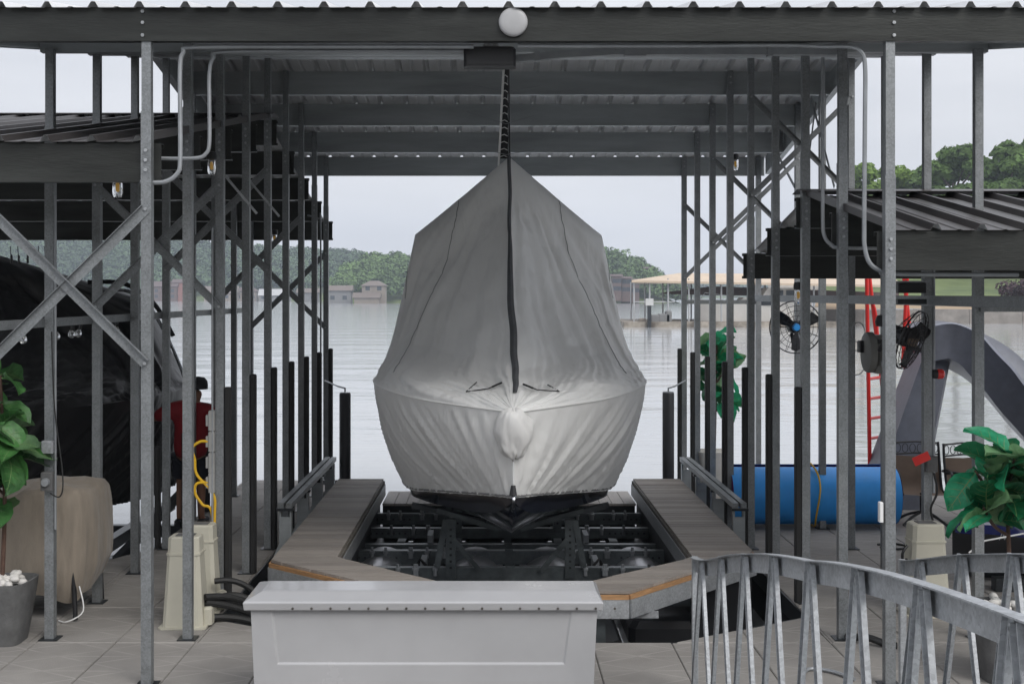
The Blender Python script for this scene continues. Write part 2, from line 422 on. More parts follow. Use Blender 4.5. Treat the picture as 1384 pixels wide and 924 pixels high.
# ================================================================== CANOPY
canopy = thing('dock_canopy', (.18, 9.03, 0), 'tall galvanized steel boathouse canopy of posts, channels and ribbed roof over the slip', 'canopy')
CO = Vector(canopy.location)
def topm(i): return 4.85 + .21 * min(i, 8 - i)
def topl(i): return 3.89 + .21 * min(i, 8 - i)
def topr(i): return 3.256 + .215 * min(i, 4 - i)
PW = .037
boltme = MB().lathe([(.013, 0), (.013, .006), (.008, .008), (.008, .014), (.0, .014)], axis='y', n=6).mesh('bolt', galvl)
def post(x, i, ztop, zsl, bolts=()):
    y = YP[i]
    b = MB()
    b.box(x - PW, x + PW, y - PW, y + PW, 0.008, zsl)
    p = b.build('post', galv, canopy)
    e = MB().box(x - PW + .004, x + PW - .004, y - PW + .004, y + PW - .004, zsl, ztop); e.build('post_extension', galv, p)
    MB().box(x - .075, x + .075, y - .075, y + .075, .001, .010).build('base_plate', blackm, p)
    for z in bolts:
        inst(boltme, 'bolt', p, Vector((x, y - PW - .013, z)) - CO)
    return p
for i in range(9):
    zt = topm(i) - .004
    bl = lambda t: [t - .06, t - .13, t - .20]
    post(XL, i, zt, topl(i) + .22, bl(topl(i)) if i < 5 else bl(topl(i))[:2])
    zr = topr(i) + .40 if i <= 4 else zt - .02
    post(XR, i, zt, zr, bl(topr(i)) if i <= 4 else bl(topm(i) - .02)[:2])
    if i: post(OL, i, zt - .26, topl(i) + .06)
    if i: post(OR_, i, zt - .26 if i < 6 else zt, topr(i) + .03 if i <= 4 else zt - .3)

def channel(b, x0, x1, y, z0, z1, dep=.075, t=.005):
    b.box(x0, x1, y, y + t, z0, z1)
    b.box(x0, x1, y + t, y + dep, z1 - t, z1); b.box(x0, x1, y + t, y + dep, z0, z0 + t)
    b.box(x0, x1, y + dep - t, y + dep, z0 + t, z0 + .03); b.box(x0, x1, y + dep - t, y + dep, z1 - .03, z1 - t)
    return b
for i in range(9):
    h = .24 if i == 0 else .28
    y = YP[i] - PW - .008 if i == 0 else YP[i] + PW + .001
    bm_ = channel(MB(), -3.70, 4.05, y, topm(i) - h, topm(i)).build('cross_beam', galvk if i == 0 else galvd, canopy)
    if i == 0:
        for x in (XL - .02, XR + .02):
            for z in (4.82, 4.74, 4.65): inst(boltme, 'bolt', bm_, Vector((x, y - .012, z)) - CO)
# light inside flange of the front channel, then rake channels along both gable edges
for x, s in ((-3.715, 1), (4.055, -1)):
    for a, b in ((0, 4), (4, 8)):
        rb = MB(); ya, yb = YP[a] + (.02 if a == 0 else 0), YP[b]
        for k in (0,):
            vs = []
            for yy, zz in ((ya, topm(a)), (yb, topm(b))):
                vs += [(x, yy, zz - .25), (x + .006, yy, zz - .25), (x + .006, yy, zz), (x, yy, zz)]
            rb.add(vs, [(0, 1, 2, 3), (7, 6, 5, 4), (0, 4, 5, 1), (1, 5, 6, 2), (2, 6, 7, 3), (3, 7, 4, 0)])
            vs = []
            for yy, zz in ((ya, topm(a)), (yb, topm(b))):
                x2 = x - s * .07
                vs += [(min(x, x2), yy, zz - .262), (max(x, x2), yy, zz - .262), (max(x, x2), yy, zz - .2505), (min(x, x2), yy, zz - .2505)]
            rb.add(vs, [(0, 1, 2, 3), (7, 6, 5, 4), (0, 4, 5, 1), (1, 5, 6, 2), (2, 6, 7, 3), (3, 7, 4, 0)])
        rb.build('rake_beam', galvd, canopy)

def sheet(width, ly, slope, pitch, rib_h=.042, thick=.003):
    """ribbed roofing sheet rising along +y; two skins, slot 0 above, slot 1 below"""
    prof = []; n = round(width / pitch)
    for k in range(n):
        x = k * pitch
        prof += [(x, 0), (x + pitch * .32, 0), (x + pitch * .36, .006), (x + pitch * .42, .006), (x + pitch * .46, 0),
                 (x + pitch * .76, 0), (x + pitch * .84, rib_h), (x + pitch * .92, rib_h)]
    prof.append((width, 0))
    b = MB(); N = len(prof)
    def row(y, dz): return [(x, y, z + dz + slope * y) for x, z in prof]
    b.grid([row(0, thick), row(ly, thick)], 0)
    lo = [row(0, 0), row(ly, 0)]
    k0 = len(b.v)
    for r_ in lo: b.v += r_
    for j in range(N - 1): b.f.append((k0 + j, k0 + N + j, k0 + N + j + 1, k0 + j + 1)); b.mi.append(1)
    for j in range(N - 1):
        b.f.append((k0 + j, k0 + j + 1, j + 1, j)); b.mi.append(0)
        b.f.append((N + j, N + j + 1, k0 + N + j + 1, k0 + N + j)); b.mi.append(0)
    return b
SL = .21 / 1.21
yf = YP[0] - .11; LYm = YP[4] - yf
sm = sheet(.983, LYm, SL, .983 / 3).mesh('roof_panel', [zincr, zincr])
for k in range(8):
    inst(sm, 'roof_panel', canopy, Vector((-3.78 + .983 * k, yf, topm(0) + .004 - SL * .11)) - CO)
    inst(sm, 'roof_panel', canopy, Vector((-3.78 + .983 * (k + 1), YP[8] + .11, topm(8) + .004 - SL * .11)) - CO, (0, 0, math.pi))
rc = MB()
for s in (-1, 1):
    rc.bar((-3.8, YP[4] + s * .12, topm(4) + .04), (4.1, YP[4] + s * .12, topm(4) + .04), .25, .004, n=(0, s * SL, 1))
rc.build('ridge_cap', zincr, canopy)

# cross bracing between inner and outer posts
def xbrace(xa, xb, y, zhi, zlo, wd=.07, par=canopy, both=True):
    for k, (za, zb) in enumerate(((zhi, zlo), (zlo, zhi))):
        if k and not both: continue
        yy = y - PW - .006 - .014 * k
        b = MB().bar((xa, yy, za), (xb, yy, zb), wd, .005, n=(0, 1, 0))
        d = (Vector((xb, 0, zb)) - Vector((xa, 0, za))).normalized(); sd = d.cross(Vector((0, 1, 0))).normalized()
        if sd.z < 0: sd = -sd
        o = sd * (wd / 2 - .003)
        b.bar(Vector((xa, yy - .03 + .012, za)) + o, Vector((xb, yy - .03 + .012, zb)) + o, .03, .005, n=sd)
        br = b.build('brace', galv, par)
        for (x, z) in ((xa, za), (xb, zb)):
            inst(boltme, 'bolt', br, Vector((x, yy - .016, z)) - Vector(par.location))
for i in (0, 2, 4, 6, 8):
    dz = .19 * min(i, 8 - i)
    xbrace(XL - .0, OL, YP[i], 3.41 + dz, 2.31 + dz, .075)
for i in (4, 6, 8):
    dz = .21 * (8 - i)
    xbrace(XR, OR_, YP[i], 4.13 + dz, 3.05 + dz, .06)
for (a, b) in (((OR_, 14.38, 4.03), (OR_, 15.4, 5.18)), ((OR_, 15.65, 4.29), (OR_, 15.2, 5.12)), ((OR_, 16.29, 4.2), (OR_, 17.3, 4.75))):
    MB().bar(Vector(a) - Vector((.045, 0, 0)), Vector(b) - Vector((.045, 0, 0)), .05, .006, n=(1, 0, 0)).build('knee_brace', galv, canopy)
for (i, x, z) in ((2, XL, 3.9), (3, XL, 3.95)):
    MB().bar((x + .02, YP[i] + .05, z), (x + .32, YP[i] + .07, z - .36), .022, .004, n=(0, 1, 0)).build('knee_brace', galvl, canopy)
# mid-height rails on the outer rows
def lrail(x, y0, y1, z):
    MB().box(x - .040, x - .034 + .001, y0, y1, z - .035, z + .035).box(x - .078, x - .0405, y0, y1, z + .029, z + .035).build('side_rail', galv, canopy)
lrail(OL, 7.6, 18.9, 2.57)
MB().box(OR_ - .046, OR_ - .040, 7.4, 18.9, 2.70, 2.79).build('side_rail', galv, canopy)
MB().box(OR_, 9.6, YP[1] - .06, YP[1] - .054, 2.66, 2.76).build('side_rail', galv, canopy)
MB().box(XR, OR_, YP[8] + .042, YP[8] + .048, 2.66, 2.72).build('side_rail', galv, canopy)

# ---- lower side roofs
def side_roof(name, x0, x1, top, n, label):
    th = thing(name, ((x0 + x1) / 2, 9.03, 0), label, 'roof')
    o = Vector(th.location)
    for i in range(n + 1):
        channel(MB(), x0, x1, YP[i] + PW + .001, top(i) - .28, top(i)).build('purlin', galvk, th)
    half = n // 2; ly = YP[half] - (YP[0] - .05); sl = (top(half) - top(0)) / (YP[half] - YP[0])
    pit = .33; wd = pit * 3
    me = sheet(wd, ly, sl, pit, .045).mesh('roof_panel', [bronze, zincr])
    s = 1 if x1 > 0 else -1
    k = 0
    inner = x0 if s > 0 else x1
    while k * wd < abs(x1 - x0):
        xa = inner + s * (.12 + k * wd) if s > 0 else inner - .12 - (k + 1) * wd
        inst(me, 'roof_panel', th, Vector((xa, YP[0] - .05 + .04, top(0) + .004)) - o)
        inst(me, 'roof_panel', th, Vector((xa + wd, YP[n] + .05 + .04, top(n) + .004)) - o, (0, 0, math.pi))
        k += 1
    rcap = MB()
    for q in (-1, 1):
        rcap.bar((x0, YP[half] + q * .09, top(half) + .055), (x1, YP[half] + q * .09, top(half) + .055), .19, .006, n=(0, q * .17, 1))
    rcap.build('ridge_cap', bronze, th)
    ed = MB()
    xe = inner + s * .10
    for (a, b) in ((0, half),):
        ed.bar((xe, YP[a] + .12 if a == 0 else YP[a], top(a) + (.065 if a == 0 else .045)), (xe, YP[b], top(b) + .045), .05, .06, n=(0, 0, 1))
    ed.build('gable_trim', bronze, th)
    return th
roofl = side_roof('side_roof', -9.6, -2.39, topl, 8, 'lower bronze metal roof beside the white furniture-cover finger, over the black-tarped boat')
roofl['label'] = 'lower dark metal roof on channels above the black-tarped boat'
roofr = side_roof('side_roof', 2.77, 9.6, topr, 4, 'lower dark standing-seam roof above the hose reel and fans')

# ---- conduits along the front beam
def conduit(pts, r, label, name='conduit', m=pipem, n=6):
    o = MB().tube(smooth_path(pts, n), r, 8).build(name, m, None, True); tag(o, label, 'conduit'); return o
yb = YP[0] + .035
conduit([(PX(190, yb), yb, PZ(246, yb)), (PX(222, yb), yb, PZ(246, yb)), (PX(240, yb), yb, PZ(234, yb)), (PX(243.5, yb), yb, PZ(215, yb)),
         (PX(243.5, yb), yb, PZ(150, yb)), (PX(243.5, yb), yb, PZ(90, yb)), (PX(248, yb), yb, PZ(71, yb)), (PX(262, yb), yb, PZ(64, yb)),
         (PX(400, yb), yb, PZ(63, yb)), (PX(640, yb), yb, PZ(63, yb))], .0165, 'grey conduit running from the speaker bracket down past the yellow-corded post')
yb2 = YP[0] + .16
conduit([(PX(205, yb2), yb2, PZ(214, yb2)), (PX(262, yb2), yb2, PZ(214, yb2)), (PX(278, yb2), yb2, PZ(208, yb2)), (PX(283, yb2), yb2, PZ(192, yb2)),
         (PX(283, yb2), yb2, PZ(140, yb2)), (PX(283, yb2), yb2, PZ(100, yb2)), (PX(288, yb2), yb2, PZ(79, yb2)), (PX(303, yb2), yb2, PZ(70, yb2)),
         (PX(450, yb2), yb2, PZ(69, yb2)), (PX(632, yb2), yb2, PZ(69, yb2))], .0145, 'thinner second conduit bending down behind the speaker conduit')
conduit([(PX(700, yb), yb, PZ(62, yb)), (PX(900, yb), yb, PZ(62, yb)), (PX(1060, yb), yb, PZ(61, yb)), (PX(1110, yb), yb, PZ(63, yb)), (PX(1145, yb), yb, PZ(63, yb)),
         (PX(1162, yb), yb, PZ(69, yb)), (PX(1169, yb), yb, PZ(88, yb)), (PX(1169, yb), yb, PZ(160, yb)), (PX(1168, yb), yb, PZ(300, yb)),
         (PX(1169, yb), yb, PZ(335, yb)), (PX(1176, yb), yb, PZ(356, yb)), (PX(1192, yb), yb + .02, PZ(366, yb)), (PX(1215, yb), yb + .09, PZ(370, yb)), (PX(1384, yb), yb + .10, PZ(371, yb))], .0165,
        'long grey conduit bending down in front of the roof above the fans')
y3 = YP[1] + .02
conduit([(PX(1112, y3), y3, PZ(78, y3)), (PX(1112, y3), y3, PZ(180, y3)), (PX(1112, y3), y3, PZ(290, y3)), (PX(1114, y3), y3, PZ(318, y3)),
         (PX(1124, y3), y3, PZ(331, y3)), (PX(1142, y3), y3, PZ(335, y3)), (PX(1260, y3), y3, PZ(336, y3))], .0155, 'short grey conduit bending under the second purlin of the roof above the fans')
conduit([(XL + .085, 17.5, 1.1), (XL + .085, 17.5, 3.7), (XL + .06, 17.5, 3.85), (XL - .1, 17.5, 3.9)], .012, 'thin conduit rising on the black-bumpered post near the red-shirted person')
ray = MB()
pth = [(PX(697, 9.35), PZ(80, 9.35)), (PX(760, 9.35), PZ(74, 9.35)), (PX(830, 9.35), PZ(70, 9.35)), (PX(1000, 9.35), PZ(70, 9.35)), (PX(1130, 9.35), PZ(70, 9.35))]
for (a, b), (c, d) in zip(pth[:-1], pth[1:]): ray.bar((a, 9.35, b), (c, 9.35, d), .052, .05, n=(0, 1, 0))
rw = tag(ray.build('cable_raceway', pipem), 'flat grey cable raceway under the front beam next to the speaker', 'raceway')
for px in (726, 858, 1040):
    MB().box(PX(px, 9.35) - .02 - (.06 if px == 858 else 0), PX(px, 9.35) + .02 + (.06 if px == 858 else 0), 9.318, 9.382, PZ(70 if px > 800 else 77, 9.35) - .036, PZ(70 if px > 800 else 77, 9.35) + .036).build('clip', pipem, rw)

# ---- speaker and disc antenna
ys_ = 9.22
sp = thing('speaker', (PX(662, ys_), ys_, PZ(92, ys_)), 'black bar speaker hanging under the front beam', 'speaker')
MB().rbox(PX(627, ys_), PX(697, ys_), ys_ - .07, ys_ + .07, PZ(92, ys_), PZ(65, ys_), .02).build('cabinet', blackp, sp)
MB().box(PX(631, ys_), PX(693, ys_), ys_ - .076, ys_ - .0705, PZ(90, ys_), PZ(67, ys_)).build('grille', screenm, sp)
MB().rbox(PX(653, ys_), PX(674, ys_), ys_ - .05, ys_ + .05, PZ(65, ys_) + .001, PZ(60, ys_), .01).build('bracket', galvl, sp)
dy = YP[0] - PW - .010
an = thing('disc_antenna', (PX(693.5, dy), dy - .03, PZ(31, dy)), 'round white disc antenna fixed to the front beam', 'antenna')
MB().lathe([(0.0, -.052), (.04, -.0515), (.075, -.049), (.093, -.044), (.101, -.036), (.104, -.022), (.100, -.004), (.0, .0)], (PX(693.5, dy), dy, PZ(31, dy)), 'y', 40).build('dome', mat('antenna_plastic', (.40, .40, .405), .4, 0, .06, 8), an, True, 60)

# ================================================================== BOATS UNDER COVERS
ST = [  # ridge(y,z)   shoulder(x,y,z)      gunwale(x,y,z)       hem(x,y,z)
    ((10.86, 1.80), (.001, 10.87, 1.80), (.002, 10.87, 1.78), (.001, 11.12, 1.00)),
    ((11.22, 1.93), (.25, 11.28, 1.91), (.43, 11.25, 1.80), (.22, 11.45, .97)),
    ((11.68, 2.06), (.52, 11.80, 2.00), (.86, 11.75, 1.82), (.50, 11.95, .91)),
    ((12.25, 2.36), (.74, 12.50, 2.06), (1.19, 12.35, 1.85), (.80, 12.50, .84)),
    ((12.75, 2.78), (.88, 13.12, 2.20), (1.37, 12.90, 1.87), (1.00, 13.00, .78)),
    ((13.20, 3.27), (.97, 13.72, 2.52), (1.45, 13.40, 1.88), (1.12, 13.50, .75)),
    ((13.58, 3.79), (1.04, 14.20, 2.98), (1.475, 13.90, 1.88), (1.17, 14.00, .73)),
    ((13.90, 4.32), (1.08, 14.50, 3.46), (1.48, 14.50, 1.88), (1.19, 14.50, .73)),
    ((15.50, 3.95), (1.08, 15.80, 3.36), (1.47, 15.80, 1.86), (1.19, 15.80, .73)),
    ((19.00, 2.60), (1.00, 19.20, 2.30), (1.40, 19.20, 1.80), (1.15, 19.20, .73)),
]
def cr(P, t):
    n = len(P) - 1; t = max(0, min(n - 1e-6, t)); i = int(t); f = t - i
    p0, p1, p2, p3 = P[max(i - 1, 0)], P[i], P[i + 1], P[min(i + 2, n)]
    return .5 * ((2 * p1) + (p2 - p0) * f + (2 * p0 - 5 * p1 + 4 * p2 - p3) * f * f + (3 * p1 - p0 - 3 * p2 + p3) * f ** 3)
class Cover:
    def __init__(s, xc, dy=0.0, zf=lambda z: z, seed=0, amp=1.0, hemz=0.0, sag=1.0, xs=1.0):
        s.xc, s.seed, s.amp, s.sag = xc, seed, amp, sag
        s.ridge = [Vector((0, r[0] + dy, zf(r[1]))) for r, a, g, h in ST]
        s.sh = [Vector((a[0] * xs, a[1] + dy, zf(a[2]))) for r, a, g, h in ST]
        s.g = [Vector((g[0] * xs, g[1] + dy, zf(g[2]))) for r, a, g, h in ST]
        s.h = [Vector((h[0] * xs * (1 + hemz * .25), h[1] + dy, zf(h[2]) - hemz * (1 if i else .6))) for i, (r, a, g, h) in enumerate(ST)]
    def top(s, v, u, side, wr=True):
        r, a, g = cr(s.ridge, v), cr(s.sh, v), cr(s.g, v)
        steep = min(1, max(0, (v - 1.5) / 4))
        m = r.lerp(a, .5) - Vector((0, -.05, .10)) * math.sin(math.pi * min(1, max(0, (v - .8) / 6.2)))
        q = a.lerp(g, .52 + .22 * steep) + Vector((.05 - .10 * steep, 0, .02 + .05 * (1 - steep))) * min(1, v / 2)
        p = cr([r, m, a, q, g], u * 4)
        cn = min(1, max(0, (v - 4.6) / 2.0))                      # the windscreen corner grows sharper towards the peak
        if cn > 0:
            pc = cr([r, m, a], u * 4) if u < .5 else cr([a, q, g], u * 4 - 2)
            p = p.lerp(pc, cn)
        if wr:
            e = min(1, v / 1.5) * min(1, u * 14) * min(1, (1 - u) * 12)
            k = s.seed + (0 if side > 0 else 50)
            # folds fan out from the hoisted peak towards the gunwale and the bow
            dv = max(.05, 7.25 - v); ph = math.atan2(u * 5.2, dv); rd = math.hypot(u * 5.2, dv)
            ph += .10 * noise.noise(Vector((u * 2, v * .6, k + 3)))
            f1 = noise.noise(Vector((ph * 9, rd * .28, k))) + .5 * abs(noise.noise(Vector((ph * 17, rd * .35, k + 2))))
            e *= 1 - .85 * min(1, max(0, (v - 6.0) / 1.0))
            f2 = noise.noise(Vector((ph * 26, rd * .5, k + 9)))
            f3 = noise.noise(Vector((u * 4, v * 1.6, k + 20)))
            f4 = abs(noise.noise(Vector((u * 10 - v * 1.9, v * .55 + u, k + 31))))
            near = max(0, 1 - abs(u - .86) / .16) * min(1, v / 2)        # tight creases by the rail
            f5 = noise.noise(Vector((v * 11 - u * 9, u * 5, k + 40)))
            dn = s.amp * e * (.060 * f1 + .020 * f2 + .026 * f3 - .020 * max(0, .22 - f4) * 3 + .026 * near * f5)
            p = p + Vector((.45 * dn, -.7 * dn, .55 * dn))
        return Vector((s.xc + side * p.x, p.y, p.z))
    def skirt(s, v, t, side, wr=True):
        g, h = cr(s.g, v), cr(s.h, v)
        p = g.lerp(h, t) + Vector((.055, -.02, 0)) * math.sin(math.pi * t) * min(1, v * 1.5)
        if wr:
            k = s.seed + 100 + (0 if side > 0 else 50)
            e = min(1, t * 6)
            sv = v / (1.0 + .9 * (1 - t)) + .03 * noise.noise(Vector((v, t * 3, k)))      # pleats fan out from the stem
            f = noise.noise(Vector((sv * 13, t * .8, k))) * .034 + noise.noise(Vector((sv * 30, t * 1.2, k + 5))) * .020 * (1 if v < 3 else max(.3, 1 - (v - 3) * .35))
            f += noise.noise(Vector((v * 30, t * 14, k + 7))) * .012 * max(0, t - .82) * 5.5
            dn = s.amp * e * f * min(1, v * 3)
            p = p + Vector((.7 * dn, -.7 * dn, 0))
        return Vector((s.xc + side * p.x, p.y, p.z))
    def build(s, m, parent, nv=150, nu=64, ns=26, tail=2.0):
        b = MB(); VS = [7.0 * (i / 118) if i <= 118 else 7.0 + tail * (i - 118) / (nv - 118) for i in range(nv + 1)]
        for side in (1, -1):
            rows = [[s.top(v, j / nu, side) for j in range(nu + 1)] for v in VS]
            b.grid(rows if side < 0 else [r[::-1] for r in rows])
            rows = [[s.skirt(v, j / ns, side) for j in range(ns + 1)] for v in VS]
            b.grid(rows if side < 0 else [r[::-1] for r in rows])
        return b.build('cover', m, parent, True, None)

XC = .18
boat = thing('covered_boat', (XC, 14.0, .4), 'large motor boat under a grey fitted cover hoisted on a lift', 'boat')
cv = Cover(XC, seed=3)
cover = cv.build(coverm, boat)
cover['label'] = 'light grey fitted boat cover drawn up to a peak'
def along(fn, vals, off=.006):
    return [fn(v) + Vector((0, -off, off)) for v in vals]
lin = lambda a, b, n: [a + (b - a) * i / (n - 1) for i in range(n)]
# dark centre strip
st = MB(); rws = []
for v in lin(.95, 7.0, 70):
    c = cr(cv.ridge, v); wd = .015 + .021 * math.sin(math.pi * min(1, (v - .9) / 4.5)) ** .7 if v < 5.4 else .020
    wob = .014 * noise.noise(Vector((v * 1.7, 3, 1))) + .030 * math.sin(max(0, 4 - v) * .8) * (1 if v < 4 else 0)
    rws.append([(XC + wob - wd, c.y - .012, c.z + .004), (XC + wob, c.y - .028, c.z + .020), (XC + wob + wd, c.y - .012, c.z + .004)])
st.grid(rws); st.build('ridge_strap', mat('dark_grey_webbing', (.085, .088, .095), .7, 0, .2, 9, .2, 50), boat, True)
# hem, gunwale piping and panel seams
seamm = mat('cover_seam', (.20, .20, .20), .7, 0, .1, 9)
for side in (1, -1):
    MB().tube(along(lambda v: cv.top(v, 1, side), lin(0, 8.5, 120), .004), .009, 6).build('gunwale_piping', coverm, cover, True)
    MB().tube(along(lambda v: cv.skirt(v, .985, side), lin(.05, 8.5, 120), .006), .010, 6).build('hem_cord', seamm, cover, True)
    MB().tube(along(lambda v: cv.top(v, .26 + .06 * (7 - v) ** 1.9, side), lin(3.9, 6.95, 90), .005), .0032, 5).build('seam', seamm, cover, True)
    MB().tube(along(lambda v: cv.top(v, .58 + .05 * (7 - v), side), lin(6.3, 6.98, 24), .005), .0032, 5).build('seam', seamm, cover, True)
# two flap outlines on the foredeck
pip = mat('black_piping', (.01, .01, .011), .6, 0, .1, 9)
for side in (1, -1):
    def dk(x, y):     # point on the foredeck cloth nearest to the given place
        best = None
        for i in range(60):
            v = .6 + 1.6 * i / 59
            for j in range(24):
                p = cv.top(v, j / 34, side, False)
                d = (abs(p.x - XC) - x) ** 2 + (p.y - y) ** 2
                if best is None or d < best[0]: best = (d, v, j / 34)
        p = cv.top(best[1], best[2], side)
        return Vector((XC + side * x, y, p.z + .014))
    pts = [dk(.10, 11.55), dk(.22, 11.36), dk(.42, 11.36), dk(.33, 11.66)]
    MB().tube([pts[0], pts[1], pts[2], pts[3]], .0055, 6).build('flap_piping', pip, cover)
    MB().tube([pts[0], pts[0].lerp(pts[1], .7)], .009, 6).build('flap_piping', pip, cover)
# anchor pouch at the stem
pb = MB(); rws = []
for i in range(25):
    a = math.pi * i / 24
    row = []
    for j in range(33):
        t = math.pi * j / 32
        rr = 1 + .16 * noise.noise(Vector((i * .16, j * .13, 4))) - .22 * max(0, .16 - abs(noise.noise(Vector((i * .12 + j * .10, j * .12 - i * .05, 8))))) * (1 + i / 12) + (.10 * noise.noise(Vector((j * .45, 1, 2))) if i > 17 else 0)
        x = .185 * rr * math.sin(a) * math.cos(t) * (1 - .25 * (i / 24) ** 2); z = 1.60 + (.21 if a < math.pi / 2 else .25) * rr * math.cos(a)
        y = 10.90 + (.02 + .11 * (i / 24)) - .15 * rr * math.sin(a) ** .6 * math.sin(t) * (.85 + .15 * math.cos(a))
        row.append((XC + x, y, z))
    rws.append(row)
pb.grid([r[::-1] for r in rws]); pb.build('anchor_pouch', pouchm, boat, True, None)
# hull
KE = [Vector((0, y, z)) for y, z in ((11.16, .95), (11.48, .68), (12.0, .52), (12.6, .44), (13.2, .41), (13.8, .40), (14.4, .40), (15, .40), (16.2, .41), (19.3, .44))]
CHN = [Vector((x, y, z)) for x, y, z in ((.004, 11.17, .96), (.14, 11.5, .82), (.40, 12.0, .76), (.70, 12.6, .71), (.90, 13.1, .68), (1.02, 13.5, .66), (1.08, 14, .65), (1.1, 14.5, .65), (1.1, 15.8, .65), (1.08, 19.3, .65))]
SHR = [Vector((h[0] * .96, h[1] + .03, h[2] + .12)) for r, a, g, h in ST]
hb = MB()
for side in (1, -1):
    rows = []
    for v in lin(0, 9, 90):
        k, c, t = cr(KE, v), cr(CHN, v), cr(SHR, v)
        m1 = k.lerp(c, .5) + Vector((0, 0, .012)); stp = c + Vector((.025, 0, -.012)) * min(1, v)
        rows.append([Vector((XC + side * p.x, p.y, p.z)) for p in (k, k.lerp(m1, .6), m1, c, stp, t)])
    hb.grid(rows if side > 0 else [r[::-1] for r in rows])
hull = hb.build('hull', navy, boat, True, 28); hull['label'] = 'glossy black V-shaped hull below the cover'
MB().tube([(XC + .004, 11.10, 1.06), (XC + .004, 11.07, 1.00), (XC + .004, 11.12, .93), (XC + .004, 11.17, .91)], .016, 8).build('bow_eye', chrome, boat, True)
MB().tube([(XC, 11.085, 1.12), (XC, 11.075, 1.03)], [.02, .035], 8).build('bow_slot', blackp, boat, True)
# hoist strip up to the roof
hs_ = MB(); rws = []
for i in range(22):
    t = i / 21; z = 4.30 + (5.40 - 4.30) * t; y = 13.9 - 1.9 * t * .55
    rws.append([(PX(676 + 4 * t, y), y, z), (PX(687 - 1 * t, y) + .006 * math.sin(i * 2.1), y, z)])
hs_.grid(rws)
zc = tag(hs_.build('lacing_strip', blackp), 'black laced strip hoisting the cover peak to the roof', 'strap')
MB().tube([(PX(674, 13.9), 13.88, 4.22), (PX(678, 13.4), 13.4, 4.8), (PX(683, 12.85), 12.84, 5.42)], .012, 6).build('pale_rope', whitep, zc, True)
MB().tube([(PX(689, 13.9), 13.87, 4.30), (PX(688, 13.4), 13.38, 4.85), (PX(687, 12.85), 12.83, 5.42)], .009, 6).build('dark_rope', blackp, zc, True)
for i in range(16):
    t = (i + .5) / 16; z = 4.28 + 1.1 * t; y = 13.86 - 1.045 * t
    MB().tube([(PX(676 + 4 * t, y), y, z), (PX(681 + 3 * t, y), y - .01, z + .012), (PX(686, y), y, z - .006)], .005, 5).build('lacing', whitep, zc, True)
for k, (z, dx, dz) in enumerate(((4.98, .36, .06), (4.98, -.36, .07), (4.63, .30, .09), (4.63, -.42, .13), (4.30, .3, .05), (4.30, -.34, .08))):
    MB().tube([(PX(684, 13.5), 13.5, z), (PX(684, 13.5) + dx, 13.5, z + dz)], .0035, 5).build('guy_line', pipem, zc, True)

# black tarped neighbour
tarp = thing('tarped_boat', (-5.5, 16.2, .2), 'boat draped in a black tarp behind the string bulbs', 'boat')
ct = Cover(-6.42, 2.15, lambda z: 1.56 + (z - 1.88) * (.72 if z > 1.88 else .8), seed=77, xs=1.59, amp=2.3, hemz=.42, sag=2.5)
tcov = ct.build(tarpm, tarp, 150, 56, 26, .45)
MB().tube(smooth_path([(-5.05, 16.3, 2.86), (-4.75, 16.4, 2.84), (-4.52, 16.5, 2.66), (-4.30, 16.6, 2.25), (-4.13, 16.7, 1.80), (-4.06, 16.7, 1.55)], 6), .022, 8).build('arch_rail', chrome, tarp, True)
MB().tube(smooth_path([(-5.25, 16.3, 2.96), (-4.80, 16.4, 2.94), (-4.47, 16.6, 2.68), (-4.24, 16.7, 2.25)], 6), .03, 8).build('arch_rail', blackp, tarp, True)
# cradle of that boat
crd = thing('boat_cradle', (-5.4, 15.4, -.3), 'black steel lift cradle beneath the tarped boat', 'boat lift')
for y in (14.2, 16.4): MB().box(-6.9, -4.0, y - .06, y + .06, -.35, -.2).build('cross_beam', blackm, crd)
for x in (-6.3, -4.5): MB().box(x - .06, x + .06, 13.6, 17.6, -.199, -.06).build('side_beam', blackm, crd)
MB().bar((-4.25, 14.2, -.2), (-3.95, 15.9, .28), .09, .09, n=(1, 0, 0)).build('guide_arm', blackm, crd)
for x, y in ((-4.5, 14.2), (-4.5, 16.4), (-6.3, 14.2)): MB().box(x - .05, x + .05, y - .05, y + .05, -.059, .32).build('upright', blackm, crd)
for k, (px, py) in enumerate(((14, 344), (24, 345), (36, 344), (52, 346), (60, 350), (70, 352))):
    y = 15.6; o = MB().tube([(PX(px, y), y, 3.40), (PX(px + 1.5, y), y, PZ(py + 10, y))], .006, 5)
    o.tube([(PX(px + 1.5, y), y, PZ(py + 10, y) + .09), (PX(px + 1.5, y), y, PZ(py + 10, y) - .02)], .014, 6)
    tag(o.build('bungee_cord', blackp, None, True), 'thin black bungee cord hanging above the black tarp', 'cord', 'bungee cords above the tarp')

